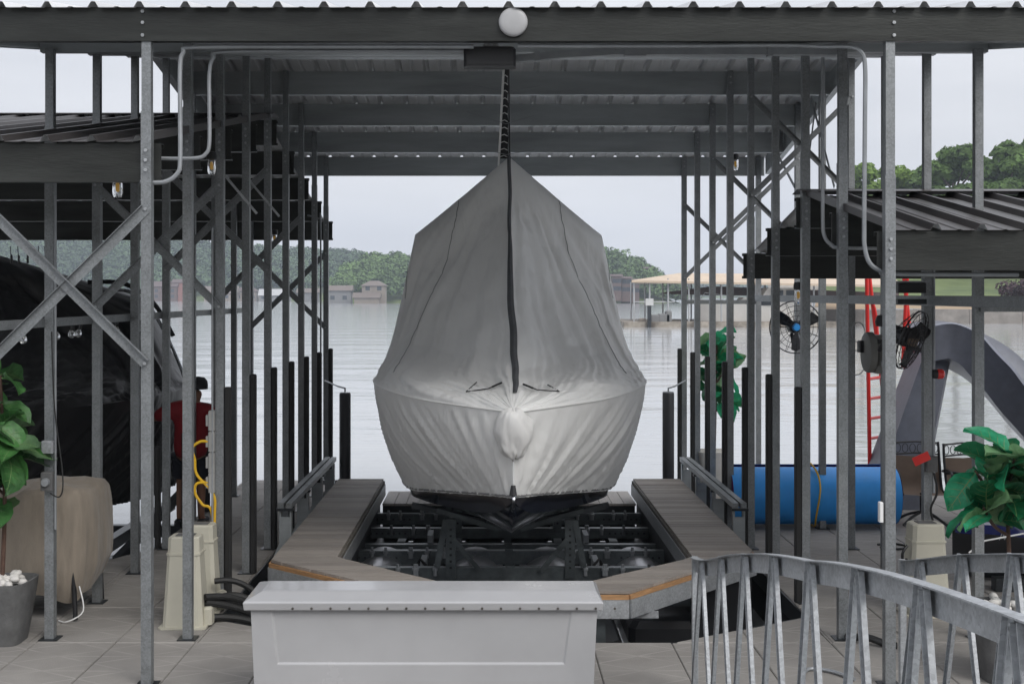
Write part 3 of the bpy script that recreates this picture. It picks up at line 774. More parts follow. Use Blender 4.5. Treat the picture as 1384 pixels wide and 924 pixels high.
# ================================================================== LIFT
lift = thing('boat_lift', (XC, 13.4, -.4), 'dark steel floating boat lift under the grey covered boat', 'boat lift')
LO = Vector(lift.location)
knob = MB().lathe([(.020, 0), (.020, .05), (.028, .052), (.028, .075), (.016, .085), (.016, .12), (.0, .122)], n=8).mesh('clamp_bolt', pipem)
for k, (y, zt, hh) in enumerate(((16.25, -.02, .14), (15.45, -.06, .12), (14.75, -.12, .10), (14.05, -.05, .15), (12.95, .0, .14), (12.25, -.06, .16))):
    cb = MB()
    cb.box(-1.95 + XC, -.012 + XC, y - .05, y + .05, zt - hh, zt); cb.box(.012 + XC, 1.95 + XC, y - .05, y + .05, zt - hh, zt)
    cb.box(XC - .045, XC + .045, y - .062, y - .0505, zt - hh - .06, zt + .02)
    cb.box(XC - 1.95, XC - 1.2, y - .060, y - .051, zt - hh + .02, zt - .02); cb.box(XC + 1.2, XC + 1.95, y - .060, y - .051, zt - hh + .02, zt - .02)
    c_ = cb.build('cross_beam', liftm, lift)
    if k not in (2,):
        for s in (-1, 1):
            for q, dx in enumerate((.72, .86, .98, 1.10, 1.32, 1.42)):
                if k == 5 and q > 3: continue
                inst(knob, 'clamp_bolt', c_, Vector((XC + s * (dx + .05 * ((k * 7 + q) % 3)), y - .075, zt - .075)) - LO)
    hb_ = MB()
    for s in (-1, 1):
        for q in range(9): hb_.box(XC + s * (1.25 + .07 * q) - .011, XC + s * (1.25 + .07 * q) + .011, y - .0625, y - .0605, zt - hh / 2 - .011, zt - hh / 2 + .011)
    hb_.build('hole_row', blackp, c_)['kind'] = 'stuff'
for s in (-1, 1):
    for dx in (.62, 1.3, 1.88):
        MB().box(XC + s * dx - .05, XC + s * dx + .05, 12.0, 16.6, -.33, -.221).build('side_beam', liftm, lift)
    # bunk stands: upright with rows of holes, two braces, cradle board against the hull
    for y in (12.9, 15.4):
        x = XC + s * .61
        MB().box(x - .05, x + .05, y - .045, y + .045, -.10, .50).build('bunk_post', liftm, lift)
        MB().bar((x - s * .03, y - .056, .30), (x - s * .30, y - .056, -.02), .05, .01).build('bunk_brace', liftm, lift)
        MB().bar((x + s * .05, y - .056, .50), (x + s * .14, y - .056, .02), .06, .01).build('bunk_brace', liftm, lift)
        hp = MB()
        for q in range(7): hp.box(x - .012, x + .012, y - .0475, y - .0460, .0 + .065 * q, .022 + .065 * q)
        hp.build('hole_row', blackp, lift)['kind'] = 'stuff'
        MB().bar((x - s * .36, y, .475), (x + s * .40, y, .645), .05, .10, n=(0, 1, 0)).build('bunk', blackm, lift)
    MB().bar((XC + s * .10, 12.86, .40), (XC + s * .75, 12.86, .60), .05, .03).build('cradle_angle', liftm, lift)
tank = mat('aluminium_tank', (.48, .48, .50), .35, .6, .15, 3)
for x in (-1.25, -.20, .62, 1.62):
    MB().lathe([(.0, 13.1), (.20, 13.1), (.31, 13.16), (.34, 13.24), (.34, 14.5), (.28, 14.6), (.0, 14.6)], (x, 0, -.44), 'y', 28, cap=False).build('flotation_tank', tank, lift, True)
for s in (-1, 1):
    for y in (13.35, 14.8): MB().box(XC + s * .92 - .03, XC + s * .92 + .03, y, y + .35, -.22, -.03).build('hinge_block', pipem, lift)
    MB().tube([(XC + s * .8, 13.1, -.1), (XC + s * .95, 13.4, -.02), (XC + s * 1.05, 13.3, -.16)], .018, 6).build('hose', rubber, lift, True)

for k, y in enumerate((13.45, 14.4, 15.1, 15.85, 16.6)):
    MB().box(XC - 1.9, XC + 1.9, y - .14, y + .14, -.42, -.34).build('dark_fill_plate', blackm, lift)  # dark plates added below the beams to hide bright water
for s in (-1, 1):
    for xx in (.30, .98, 1.62):
        MB().rbox(XC + s * xx - .24, XC + s * xx + .24, 14.75, 17.3, -.75, -.36, .06).build('dark_fill_box', blackp, lift)  # black boxes added to cut the bright water glimpses under the lift
    MB().rbox(XC + s * 1.45 - .34, XC + s * 1.45 + .34, 11.9, 13.0, -.75, -.30, .06).build('dark_fill_box', blackp, lift)
    MB().rbox(XC + s * .60 - .40, XC + s * .60 + .40, 11.2, 12.8, -.75, -.30, .06).build('dark_fill_box', blackp, lift)
# ---- U-shaped walkway of composite planks
wk = thing('lift_walkway', (.22, 13.5, 0), 'U-shaped walkway of grey composite planks around the boat lift', 'walkway')
WT = .35
inL, inR, ouL, ouR, YF, YI = -1.455, 1.87, -2.05, 2.49, 10.40, 10.66
outer_l = [(ouL, 16.75), (ouL, 11.62), (-.72, YF)]; inner_l = [(inL, 16.75), (inL, 11.75), (-.36, YI)]
outer_r = [(ouR, 16.75), (ouR, 12.0), (1.124, YF)]; inner_r = [(inR, 16.75), (inR, 11.75), (.72, YI)]
def xat(path, y):
    for (xa, ya), (xb, yb_) in zip(path[:-1], path[1:]):
        lo, hi = min(ya, yb_), max(ya, yb_)
        if lo - 1e-9 <= y <= hi + 1e-9: return xa + (xb - xa) * ((y - ya) / (yb_ - ya) if yb_ != ya else 0)
    return None
pw = .138; y = 16.75
while y - pw > YF - .02:
    a, b = y - pw + .010, y
    for (po, pi_, s) in ((outer_l, inner_l, -1), (outer_r, inner_r, 1)):
        o1, o2 = xat(po, a), xat(po, b); i1, i2 = xat(pi_, a), xat(pi_, b)
        if o1 is None: o1 = o2
        if i1 is None: i1 = .19 if a < YI else i2
        if i2 is None: i2 = .19
        if o2 is None: continue
        poly = [(i1, a), (o1, a), (o2, b), (i2, b)] if s > 0 else [(o1, a), (i1 - (.004 if i1 > 0 else 0), a), (i2 - (.004 if i2 > 0 else 0), b), (o2, b)]
        m = MB().prism(poly, WT - .026, WT + random.uniform(-.0015, .0015))
        m.build('plank', random.choice(planks), wk)
    y -= pw
def fascia(path, name, m, z0, z1, t, out, parent=wk):
    b = MB()
    for (xa, ya), (xb, yb_) in zip(path[:-1], path[1:]):
        d = Vector((xb - xa, yb_ - ya, 0)).normalized(); nn = Vector((d.y, -d.x, 0)) * out
        off = nn * (t / 2)
        b.bar(Vector((xa, ya, (z0 + z1) / 2)) + off, Vector((xb, yb_, (z0 + z1) / 2)) + off, z1 - z0, t, n=nn)
    return b.build(name, m, parent)
for path, out, lum in ((outer_l, -1, lumber), (outer_r, 1, lumber), (inner_l, 1, wetlum), (inner_r, -1, wetlum)):
    ins = [(p[0], p[1]) for p in path]
    fascia(ins, 'trim_board', lum, WT - .066, WT - .028, .02, -out * .98)
    fascia(ins, 'steel_fascia', galvl, WT - .22, WT - .068, .03, -out * .9)
fascia([(-.72, YF), (1.124, YF)], 'trim_board', lumber, WT - .066, WT - .028, .02, 1)
fascia([(-.72, YF), (1.124, YF)], 'steel_fascia', galvl, WT - .22, WT - .068, .03, 1)
for x0, x1 in ((ouL + .04, inL - .04), (inR + .04, ouR - .04)):
    MB().box(x0, x1, 11.9, 16.72, -.45, WT - .23).build('float_tube', blackp, wk)
for (x, y) in ((-.4, 10.5), (.9, 10.5)):
    MB().box(x - .04, x + .04, y - .02, y + .1, -.45, WT - .225).build('leg', liftm, wk)
MB().box(1.10, 1.40, 10.62, 10.64, WT - .28, WT - .222).build('gusset', galvl, wk)
# rear platform
rp_ = thing('rear_platform', (.2, 16.9, .0), 'pale composite planks bridging the far end of the boat lift', 'platform')
x = -1.44
while x < 1.82:
    MB().box(x, x + .150, 16.42, 17.45, .045, .075).build('plank', plankl, rp_); x += .158
MB().box(-1.44, 1.86, 16.45, 17.4, -.35, .044).build('dark_under_panel', blackm, rp_)  # solid dark panel under the planks, added to hide light below

# ---- bumper rails on each finger
def bumper_rail(x, s, label):
    t = thing('bumper_rail', (x, 15.4, 0), label, 'rail')
    for k in range(3):
        y0 = 13.55 + k * 1.28; dz = .0
        MB().box(x - .075, x - .012, y0, y0 + 1.30, .50, .555).box(x + .012, x + .075, y0, y0 + 1.30, .50, .555).build('rail_segment', galv, t)
        MB().box(x - .09, x + .09, y0 - .03, y0 + .05, .475, .499).build('end_clamp', blackm, t)
    for k in range(4):
        y = 13.62 + k * 1.23
        b = MB(); b.box(x - .065, x - .045, y - .04, y + .04, .12, .474); b.box(x + .045, x + .065, y - .04, y + .04, .12, .474)
        b.box(x - .045, x + .045, y - .035, y - .02, .12, .40)
        b.add([(x - .13, y - .05, -.03), (x + .09, y - .05, -.03), (x + .09, y + .05, -.03), (x - .13, y + .05, -.03), (x - .065, y - .04, .119), (x + .065, y - .04, .119), (x + .065, y + .04, .119), (x - .065, y + .04, .119)],
              [(0, 3, 2, 1), (4, 5, 6, 7), (0, 1, 5, 4), (1, 2, 6, 5), (2, 3, 7, 6), (3, 0, 4, 7)])
        b.build('bracket', galvd, t)
bumper_rail(-2.24, -1, 'stepped steel bumper rail on brackets on the red-shirted person\'s finger')
bumper_rail(2.66, 1, 'stepped steel bumper rail on brackets in front of the blue foam roll')

# ---- guide piles and black dock bumpers
def pile(x, y, ztop, r, label):
    t = thing('guide_pile', (x, y, WZ), label, 'pile')
    MB().lathe([(r, WZ - .3), (r, ztop - .012), (r * .93, ztop)], (x, y, 0), 'z', 24).build('tube', mat('pile_black', (.03, .031, .035), .45, 0, .2, 3), t, True)
    MB().lathe([(r * .92, ztop + .001), (r * .92, ztop + .012), (r * .1, ztop + .016)], (x, y, 0), 'z', 24).build('cap', pipem, t, True)
    return t
p1 = pile(-2.02, 17.2, 1.45, .078, 'black tube pile at the far end of the red-shirted person\'s finger')
p2 = pile(2.40, 17.2, 1.46, .080, 'black tube pile at the far end of the finger by the blue roll')
for x, xp, t in ((-2.02, XL, p1), (2.40, XR, p2)):
    MB().tube([(x, 17.2, 1.47), (x, 17.2, 1.52), (x + (xp - x) * .3, 17.5, 1.525), (xp, 18.6, 1.53)], .012, 6).build('stay_rod', galv, t, True)
    MB().box(min(x, xp) + .05, max(x, xp) - .02, 17.9, 17.95, .1, .16).build('lower_stay', galv, t)
for i in range(2, 9):
    for s, x, yy in ((-1, XL + .070, YP[i]), (1, XR - .066, YP[i])):
        top = 2.0 - (.04 if i == 2 else 0)
        o = MB().rbox(x - .030, x + .030, yy - .040, yy + .040, .005, top, .012)
        sd_ = 'pedestal' if s < 0 else 'foam roll'
        tag(o.build('dock_bumper', rubber), ('black vertical dock bumper on a finger post beside the red-shirted person' if s < 0 else 'black vertical dock bumper on a finger post beside the blue foam roll'), 'bumper',
            sd_ + ' finger dock bumpers')
for i in (4, 5, 6):
    o = MB().rbox(OL - .125, OL - .065, YP[i] - .04, YP[i] + .04, -.3, 1.05 + .02 * i, .012)
    tag(o.build('dock_bumper', rubber), 'short black dock bumper on an outer post beside the tarped boat', 'bumper', 'outer dock bumpers by the tarp')

# ================================================================== THINGS ON THE DECK
# ---- white dock box
YB = 8.27
bx = thing('dock_box', (-.45, 8.5, 0), 'long white fibreglass dock box with a riveted hip lid', 'storage box')
bb = MB()
zt = .735; b0 = YB + .035; d = .52
def ring(x0, x1, y0, y1, z): return [(x0, y0, z), (x1, y0, z), (x1, y1, z), (x0, y1, z)]
def loft(rings, cap=True):
    m = MB(); n = len(rings[0]); vs = [p for r in rings for p in r]; fs = []
    for k in range(len(rings) - 1):
        for i in range(n): fs.append((k * n + i, k * n + (i + 1) % n, (k + 1) * n + (i + 1) % n, (k + 1) * n + i))
    if cap: fs += [tuple(range(n - 1, -1, -1)), tuple((len(rings) - 1) * n + i for i in range(n))]
    return m.add(vs, fs)
body = MB()
# front face with a recessed panel, lofted corners
xl, xr = -1.600, .690
fr = [(xl + .03, b0 + .012, 0), (xr - .03, b0 + .012, 0), (xr, b0, zt), (xl, b0, zt)]
pn = [(-1.425, b0 + .010, .36), (.475, b0 + .010, .36), (.525, b0 + .001, zt - .0), (-1.465, b0 + .001, zt - .0)]
pi = [(-1.417, b0 + .021, .366), (.467, b0 + .021, .366), (.514, b0 + .011, zt), (-1.454, b0 + .011, zt)]
bk = [(xl + .03, b0 + d, 0), (xr - .03, b0 + d, 0), (xr, b0 + d, zt), (xl, b0 + d, zt)]
body.add(fr + pn + pi + bk, [(0, 1, 5, 4), (1, 2, 6, 5), (3, 0, 4, 7), (4, 5, 9, 8), (5, 6, 10, 9), (7, 4, 8, 11), (8, 9, 10, 11),
                             (13, 12, 15, 14), (1, 13, 14, 2), (12, 0, 3, 15), (12, 13, 1, 0)])
ob = body.build('body', whitegel, bx)
md = ob.modifiers.new('bevel', 'BEVEL'); md.width = .012; md.segments = 3; md.limit_method = 'ANGLE'; md.angle_limit = R(12)
lx0, lx1 = -1.645, .728
lid = loft([ring(lx0 + .006, lx1 - .006, YB + .004, YB + .58, zt - .012), ring(lx0, lx1, YB - .004, YB + .588, zt + .040),
            ring(lx0 + .010, lx1 - .010, YB + .006, YB + .578, zt + .048), ring(lx0 + .10, lx1 - .035, YB + .14, YB + .45, zt + .083),
            ring(lx0 + .125, lx1 - .055, YB + .165, YB + .43, zt + .086)])
ol = lid.build('lid', whitegel, bx)
md = ol.modifiers.new('bevel', 'BEVEL'); md.width = .008; md.segments = 3; md.limit_method = 'ANGLE'; md.angle_limit = R(15)
rv = MB().lathe([(.0085, -.003), (.0085, 0), (.004, .003)], axis='y', n=8).mesh('rivet', mat('dark_rivet', (.10, .09, .08), .5, .5, .2, 9))
for k in range(18):
    inst(rv, 'rivet', ol, (lx0 + .33 + k * .1245 - bx.location.x, YB - .0045 - bx.location.y, zt + .004))

# ---- gangway
gw = thing('gangway', (2.1, 6.5, 0), 'arched galvanized gangway railing with zigzag lattice bars coming down to the deck', 'gangway')
RZ = [(8.81, .965), (7.02, 1.355), (5.56, 1.626), (4.52, 1.806), (3.36, 1.942), (2.2, 2.03)]
def railz(y):
    P = [Vector((0, a, b)) for a, b in RZ]
    for a, b in zip(RZ[:-1], RZ[1:]):
        if b[0] <= y <= a[0]:
            i = RZ.index(a); return cr(P, i + (a[0] - y) / (a[0] - b[0])).z
    return RZ[0][1] if y > RZ[0][0] else RZ[-1][1]
def botz(y): return .02 + (8.81 - y) * .075
for x, yend in ((1.42, 8.81), (2.76, 8.45)):
    yy = lin(yend, 2.2, 40)
    rows = []
    for y in yy:
        z = railz(y)
        rows.append([(x - .040, y, z - .006), (x - .040, y, z), (x + .012, y, z), (x + .012, y, z - .105), (x + .005, y, z - .105), (x + .005, y, z - .006)])
    MB().grid(rows, closed=True).add(rows[0], [(0, 1, 2, 3, 4, 5)]).build('top_rail', galvl, gw)
    rows = [[(x - .03, y, botz(y)), (x + .03, y, botz(y)), (x + .03, y, botz(y) - .10), (x - .03, y, botz(y) - .10)][::-1] for y in yy]
    rows = [[(a, b, max(.004, c)) for a, b, c in r] for r in rows]
    MB().grid([[r[0], r[1], r[2], r[3]] for r in rows], closed=True).build('bottom_chord', galvl, gw)
    MB().box(x - .02, x + .02, yend + .001, yend + .045, .005, railz(yend) - .004).build('end_post', galvl, gw)
    nodes = [yend - .03 - .36 * k for k in range(18)]
    for k in range(len(nodes) - 1):
        ya, yb_ = nodes[k], nodes[k + 1]
        if k % 2 == 0: ya, yb_ = yb_, ya          # ya is the upper node
        sgn = 1 if yb_ > ya else -1
        pa = Vector((x - .014, ya + sgn * .022, railz(ya) - .015)); pb_ = Vector((x - .014, yb_ - sgn * .01, botz(yb_) + .02))
        b = MB().bar(pa, pb_, .056, .005, n=(1, 0, 0))
        dd = (pb_ - pa).normalized(); sd2 = dd.cross(Vector((1, 0, 0))).normalized() * .0265
        b.bar(pa + sd2 + Vector((-.011, 0, 0)), pb_ + sd2 + Vector((-.011, 0, 0)), .017, .005, n=sd2)
        b.bar(pa - sd2 + Vector((-.011, 0, 0)), pb_ - sd2 + Vector((-.011, 0, 0)), .017, .005, n=sd2)
        b.build('lattice_bar', galvl, gw)
rows = [[(1.46, y, botz(y) - .02), (2.72, y, botz(y) - .02)] for y in lin(8.4, 2.2, 12)]
MB().grid([r[::-1] for r in rows]).build('walk_plate', galvd, gw)

# ---- planters with fig plants
veinm = mat('leaf_vein', (.16, .27, .10), .5, 0, .1, 9)
def leaf_mesh(name, m, L_=.31, W=.25):
    rows = []; nU, nV = 7, 5
    for i in range(nU):
        t = i / (nU - 1)
        wv = W * (math.sin(math.pi * (t ** .82)) ** .62) * (.72 + .38 * t) * .5 if 0 < t < 1 else .006
        row = []
        for j in range(nV):
            s = -1 + 2 * j / (nV - 1)
            x = s * wv; y = .04 + L_ * t + (.012 * abs(s) if t > .6 else 0)
            z = .06 * t - .16 * t * t + .035 * (abs(s) ** 1.5) + .010 * math.sin(t * 16 + abs(s) * 2.2) * abs(s)
            row.append((x, y, z))
        rows.append(row)
    b = MB().grid(rows); b.tube([(0, 0, 0), (0, .045, .004)], .004, 5, m=1)
    mid = [Vector(r[2]) for r in rows]; up = Vector((0, 0, .0035))
    for dz in (1, -1):                                     # midrib and side veins, proud of both faces
        b.grid([[p + up * dz - Vector((.0045 * (1 - i / 8), 0, 0)), p + up * dz + Vector((.0045 * (1 - i / 8), 0, 0))] for i, p in enumerate(mid)], 1)
        for i in range(1, nU - 1):
            for e in (0, 4):
                p, q = mid[i] + up * dz, Vector(rows[min(i + 1, nU - 1)][e]).lerp(mid[min(i + 1, nU - 1)], .22) + up * dz
                k = Vector(rows[i][1 if e == 0 else 3]).lerp(Vector(rows[min(i + 1, nU - 1)][1 if e == 0 else 3]), .5) + up * dz
                w_ = Vector((0, .0020, 0)); b.add([p - w_, p + w_, k + w_, k - w_, q], [(0, 1, 2, 3), (3, 2, 4)], 1)
    return b.mesh(name, [m, veinm], True, angle=60)
def plant(name, loc, pot_r, pot_h, stem_h, n, label, lm, pm, spread, sc, seed, lo=.35, pebbles=True, tall=0):
    rnd = random.Random(seed); t = thing(name, loc, label, 'potted plant')
    pr = pot_r
    rr = lambda r, z: [(r * math.copysign(abs(math.cos(a)) ** .45, math.cos(a)), r * math.copysign(abs(math.sin(a)) ** .45, math.sin(a)), z) for a in [2 * math.pi * k / 28 for k in range(28)]]
    pot = MB().grid([rr(pr * .70, 0), rr(pr * .80, pot_h * .3), rr(pr * .95, pot_h * .8), rr(pr, pot_h), rr(pr * .93, pot_h), rr(pr * .90, pot_h - .05)], closed=True)
    k0 = len(pot.v) - 28; pot.f.append(tuple(range(k0, k0 + 28))); pot.mi.append(0)
    pot.f.append(tuple(range(27, -1, -1))); pot.mi.append(0)
    po = pot.build('pot', pm, t, True, 35, world=False)
    if pebbles:
        pbm = MB().lathe([(.0, -.025), (.035, -.018), (.047, 0), (.033, .02), (.0, .026)], n=8, cap=False).mesh('pebble', pebble, True)
        for k in range(26):
            a = rnd.uniform(0, 6.28); q = rnd.uniform(0, pr * .8)
            inst(pbm, 'pebble', po, (q * math.cos(a), q * math.sin(a), pot_h - .03 + rnd.uniform(0, .05)), (rnd.uniform(-.4, .4), rnd.uniform(-.4, .4), a), (1, .7, 1))
    tip = Vector((rnd.uniform(-.05, .05), rnd.uniform(-.05, .05), stem_h))
    sp_ = smooth_path([(0, 0, pot_h - .05), (.02, .01, pot_h + (stem_h - pot_h) * .4), tip], 6)
    MB().tube(sp_, [.022 - .012 * i / len(sp_) for i in range(len(sp_))], 8).build('stem', stemm, t, True, world=False)
    nodes = [(sp_[-1 - k % 6], 0) for k in range(3)]
    br = []
    for k in range(4):
        a = rnd.uniform(0, 6.28) + k * 1.6; z = pot_h + (stem_h - pot_h) * (lo + .12 * k)
        e = Vector((math.cos(a) * spread * .55, math.sin(a) * spread * .55, z + spread * .55))
        MB().tube(smooth_path([(0.01, .005, z), (e.x * .55, e.y * .55, z + spread * .2), e], 4), [.012] * 8 + [.007], 6).build('branch', stemm, t, True, world=False)
        br.append((Vector((0, 0, z)), e))
    br.append((Vector((0, 0, pot_h + (stem_h - pot_h) * lo)), tip))
    mes = [leaf_mesh('leaf', q) for q in lm]
    for k in range(n):
        a_, e = br[k % len(br)]; f = rnd.uniform(.45, 1.02)
        p = a_.lerp(e, f); az = k * 2.4 + rnd.uniform(-.4, .4); el = rnd.uniform(-.9, 1.2)
        s = sc * rnd.uniform(.7, 1.15)
        inst(rnd.choice(mes + mes[:2]), 'leaf', t, p, (el, rnd.uniform(-.8, .8), az), (s, s, s))
    return t
plant('fig_plant', (-3.97, 10.17, 0), .25, .50, 2.15, 60, 'fiddle-leaf fig in a grey stone pot topped with white pebbles, beside the tan furniture cover', leafm, potm, .38, .95, 5, .30)
plant('fig_plant', (3.76, 9.2, 0), .27, .53, 1.55, 60, 'bright green fig plant in a square grey pot behind the gangway railing', leafm2, potm, .40, .95, 12, .50)
plant('fig_plant', (3.10, 17.6, 0), .25, .62, 2.22, 52, 'slender green fig plant in a white pot on the far finger, between posts and lake', leafm2, potw, .30, 1.05, 23, .34, False)

# ---- tan furniture cover over a chair
fc = thing('covered_chair', (-4.0, 11.2, 0), 'patio chair under a draped tan cover with black legs showing', 'chair')
rows = []
prof = [(0.0, 1.17, 1.0), (.30, 1.165, .92), (.62, 1.14, .97), (.90, 1.12, 1.0), (.965, 1.07, 1.0), (.985, .98, 1.0), (1.0, .85, 1.0), (1.0, .72, 1.0), (1.0, .58, 1.0), (.99, .46, 1.0), (.95, .36, 1.0), (.88, .25, 1.0), (.84, .20, 1.0)]
for k, (f, z, q) in enumerate(prof):
    row = []
    for j in range(64):
        a = 2 * math.pi * j / 64
        cx, cy = math.copysign(abs(math.cos(a)) ** .5, math.cos(a)), math.copysign(abs(math.sin(a)) ** .5, math.sin(a))
        wv = 1 + (.08 * noise.noise(Vector((j * .42, z * 1.1, 3))) + .075 * noise.noise(Vector((j * 1.0, z * .9, 9))) * min(1, (1.2 - z) * 1.6)) * min(1, f * 1.2)
        zz = z + .05 * noise.noise(Vector((cx * 2 * f, cy * 2 * f, 2))) - .10 * f * (1 if cx < -.3 else 0) + (.06 * math.sin(a * 3 + 1) if k >= 10 else 0)
        row.append((-4.02 + .56 * f * cx * wv, 11.2 + .48 * f * cy * wv, zz))
    rows.append(row)
MB().grid(rows[::-1], closed=True).build('cover', tanfab, fc, True, None)
for x, y in ((-4.42, 10.82), (-3.63, 10.82), (-4.42, 11.55), (-3.63, 11.55)):
    MB().tube([(x, y, .5), (x + .03, y, .25), (x + (.05 if x > -4 else -.05), y - .03, .015)], .022, 8).build('leg', blackp, fc, True)
MB().tube(smooth_path([(-3.55, 10.8, .3), (-3.5, 10.75, .1), (-3.62, 10.7, .02), (-3.72, 10.78, .01)], 5), .006, 5).build('tie_cord', whitep, fc, True)

# ---- shore-power pedestals
def pedestal(x, y, h, wd, label, rz=0):
    t = thing('power_pedestal', (x, y, 0), label, 'pedestal', rz=rz)
    def rg(hw, hd, z, c=.03): return [(-hw + c, -hd, z), (hw - c, -hd, z), (hw, -hd + c, z), (hw, hd - c, z), (hw - c, hd, z), (-hw + c, hd, z), (-hw, hd - c, z), (-hw, -hd + c, z)]
    hw = wd / 2; hd = hw * .82
    loft([rg(hw + .03, hd + .03, .003), rg(hw + .03, hd + .03, .018), rg(hw, hd, .019), rg(hw * .80, hd * .80, h * .80)]).build('base', beige, t, world=False)
    loft([rg(hw * .845, hd * .845, h * .801), rg(hw * .845, hd * .845, h * .822), rg(hw * .79, hd * .79, h * .824), rg(hw * .76, hd * .76, h * .985), rg(hw * .70, hd * .70, h)]).build('head', beige, t, world=False)
    MB().box(-hw * .45, hw * .45, -hd * .4, hd * .4, h + .001, h + .006).build('top_plate', potm, t, world=False)
    MB().rbox(hw * .88, hw + .06, -hd * .5, hd * .5, .019, h * .22, .02).build('cable_hood', beige, t, world=False)
    return t
pedestal(-2.60, 10.66, .765, .34, 'beige shore-power pedestal standing in front of its twin by the black hoses')
pedestal(-2.60, 11.19, .765, .33, 'beige shore-power pedestal standing behind its twin, with yellow cords above')
pr_ = pedestal(3.80, 11.05, .80, .36, 'beige shore-power pedestal between the blue jet ski and the gangway', rz=.0)
MB().tube(smooth_path([(-.19, -.1, .62), (-.24, -.12, .55), (-.22, -.1, .45), (-.19, -.08, .5)], 4), .012, 6).build('socket_cover', blackp, pr_, True, world=False)
# hoses by the first pedestals
for k in range(6):
    pts = []
    for j in range(7):
        t = j / 6
        pts.append((-2.43 + .55 * t, 10.72 + .30 * math.sin(k * 1.3) * (1 - t) + .25 * t + .04 * k, .05 + .05 * k * (1 - t) + .16 * math.sin(math.pi * t) * (k % 3) * .3 - .18 * t * t))
    tag(MB().tube(smooth_path(pts, 4), .030 - .002 * (k % 3), 8).build('power_hose', rubber, None, True), 'thick black hose running from the pedestals into the boat well', 'hose', 'hoses by the pedestals')
# yellow cords and switch boxes on the third inner post
bxm = mat('grey_switch_box', (.34, .34, .33), .5, .1, .1, 6)
for k, z in enumerate((1.66, 1.47, 1.28, 1.10)):
    y0 = YP[2] - .02
    t = thing('switch_box', (XL - .065, y0, z), 'small grey outlet box on the post above the yellow cords', 'outlet box', 'outlet boxes on the post')
    MB().rbox(-.028, .027, -.06, .05, -.09, .09, .008).build('box', bxm, t, world=False)
    MB().rbox(-.055, -.0285, -.045, .03, -.05, .05, .006).build('cover_flap', bxm, t, world=False)
conduit([(XL - .055, YP[2] - .075, .75), (XL - .055, YP[2] - .075, 1.2), (XL - .055, YP[2] - .075, 2.9), (XL - .055, YP[2] - .075, 3.4)], .009, 'thin conduit feeding the outlet boxes above the yellow cords')
for k, (za, lab) in enumerate(((1.47, 'yellow cord looping down from the upper outlet box'), (1.10, 'yellow cord looping down from the lower outlet box'))):
    y = YP[2] - .055
    cpts = [(XL - .10, y, za), (XL - .17, y - .01, za + .0), (XL - .24, y - .02, za - .06)] if k == 0 else [(XL - .10, y, za), (XL - .20, y - .01, za - .01)]
    cpts += [(XL - .22, y, za - .16), (XL - .20, y, za - .30), (XL - .05, y, za - .48), (XL - .04, y, .76), (XL - .04, y, .05)] if k == 0 else [(XL - .215, y, za - .10), (XL - .15, y, za - .2), (XL - .06, y, za - .31), (XL - .06, y + .02, .05)]
    tag(MB().tube(smooth_path(cpts, 6), .013, 7).build('extension_cord', yellow, None, True), lab, 'cord')
# meter box and wires on the first outer left post
t = thing('meter_box', (OL + .02, YP[1] - .08, 1.42), 'small grey switch box with a round dial on the post before the tan cover', 'outlet box')
MB().rbox(OL - .045, OL + .05, YP[1] - .11, YP[1] - .038, 1.22, 1.37, .008).build('box', potm, t)
MB().lathe([(.0, -.03), (.030, -.028), (.036, -.012), (.036, .0)], (OL, YP[1] - .111, 1.29), 'y', 18).build('dial', pipem, t, True)
MB().rbox(OL - .045, OL + .05, YP[1] - .10, YP[1] - .038, 1.52, 1.62, .008).build('outlet', galvl, t)
MB().tube(smooth_path([(OL + .03, YP[1] - .06, 2.5), (OL + .06, YP[1] - .08, 1.9), (OL + .14, YP[1] - .12, 1.35), (OL + .12, YP[1] - .12, 1.18), (OL + .03, YP[1] - .1, 1.2)], 6), .006, 5).build('wire', rubber, t, True)
conduit([(OL + .055, YP[1] - .045, .9), (OL + .055, YP[1] - .045, 2.0), (OL + .055, YP[1] - .045, 3.6)], .010, 'thin conduit running down the post with the round dial box')

# ---- string bulbs and jar lights
bulb = MB().lathe([(.0, -.11), (.020, -.105), (.030, -.085), (.030, -.065), (.016, -.035), (.0, -.03)], n=12, cap=False).mesh('bulb_glass', glassm, True)
sock = MB().lathe([(.015, -.034), (.015, .015), (.004, .02)], n=10).mesh('socket', blackp, True)
for px in (30, 73, 98, 109, 130, 158, 187):
    ix = OL - .06; y = ix * F / (px - 666)
    t = thing('string_bulb', (ix, y, 2.525), 'clear string-light bulb hanging from the side rail before the black tarp', 'light bulb', 'string bulbs on the rail')
    inst(sock, 'socket', t, (0, 0, 0)); inst(bulb, 'glass', t, (0, 0, 0), (random.uniform(-.3, .3), random.uniform(-.3, .3), 0))
def jar(x, y, z, label):
    t = thing('jar_light', (x, y, z), label, 'lamp')
    MB().lathe([(.020, .0), (.040, -.005), (.046, -.03), (.046, -.07), (.034, -.075)], n=16).build('cap', blackp, t, True, 40, world=False)
    MB().lathe([(.036, -.076), (.038, -.10), (.038, -.17), (.028, -.20), (.0, -.208)], n=16, cap=False).build('jar', glassm, t, True, 50, world=False)
    MB().lathe([(.014, -.09), (.022, -.11), (.022, -.155), (.0, -.165)], n=10).build('lamp_core', bulbm, t, True, 50, world=False)
jar(PX(159, 9.25), 9.25, PZ(230, 9.25), 'jar lamp under the front channel of the roof over the tarped boat')
jar(PX(286, 11.2), 11.2, PZ(205, 11.2), 'jar lamp beside the yellow-corded post, under the roof purlin')
jar(PX(371, 17.3), 17.3, PZ(310, 17.3), 'jar lamp under the farthest purlin of the roof over the tarped boat')
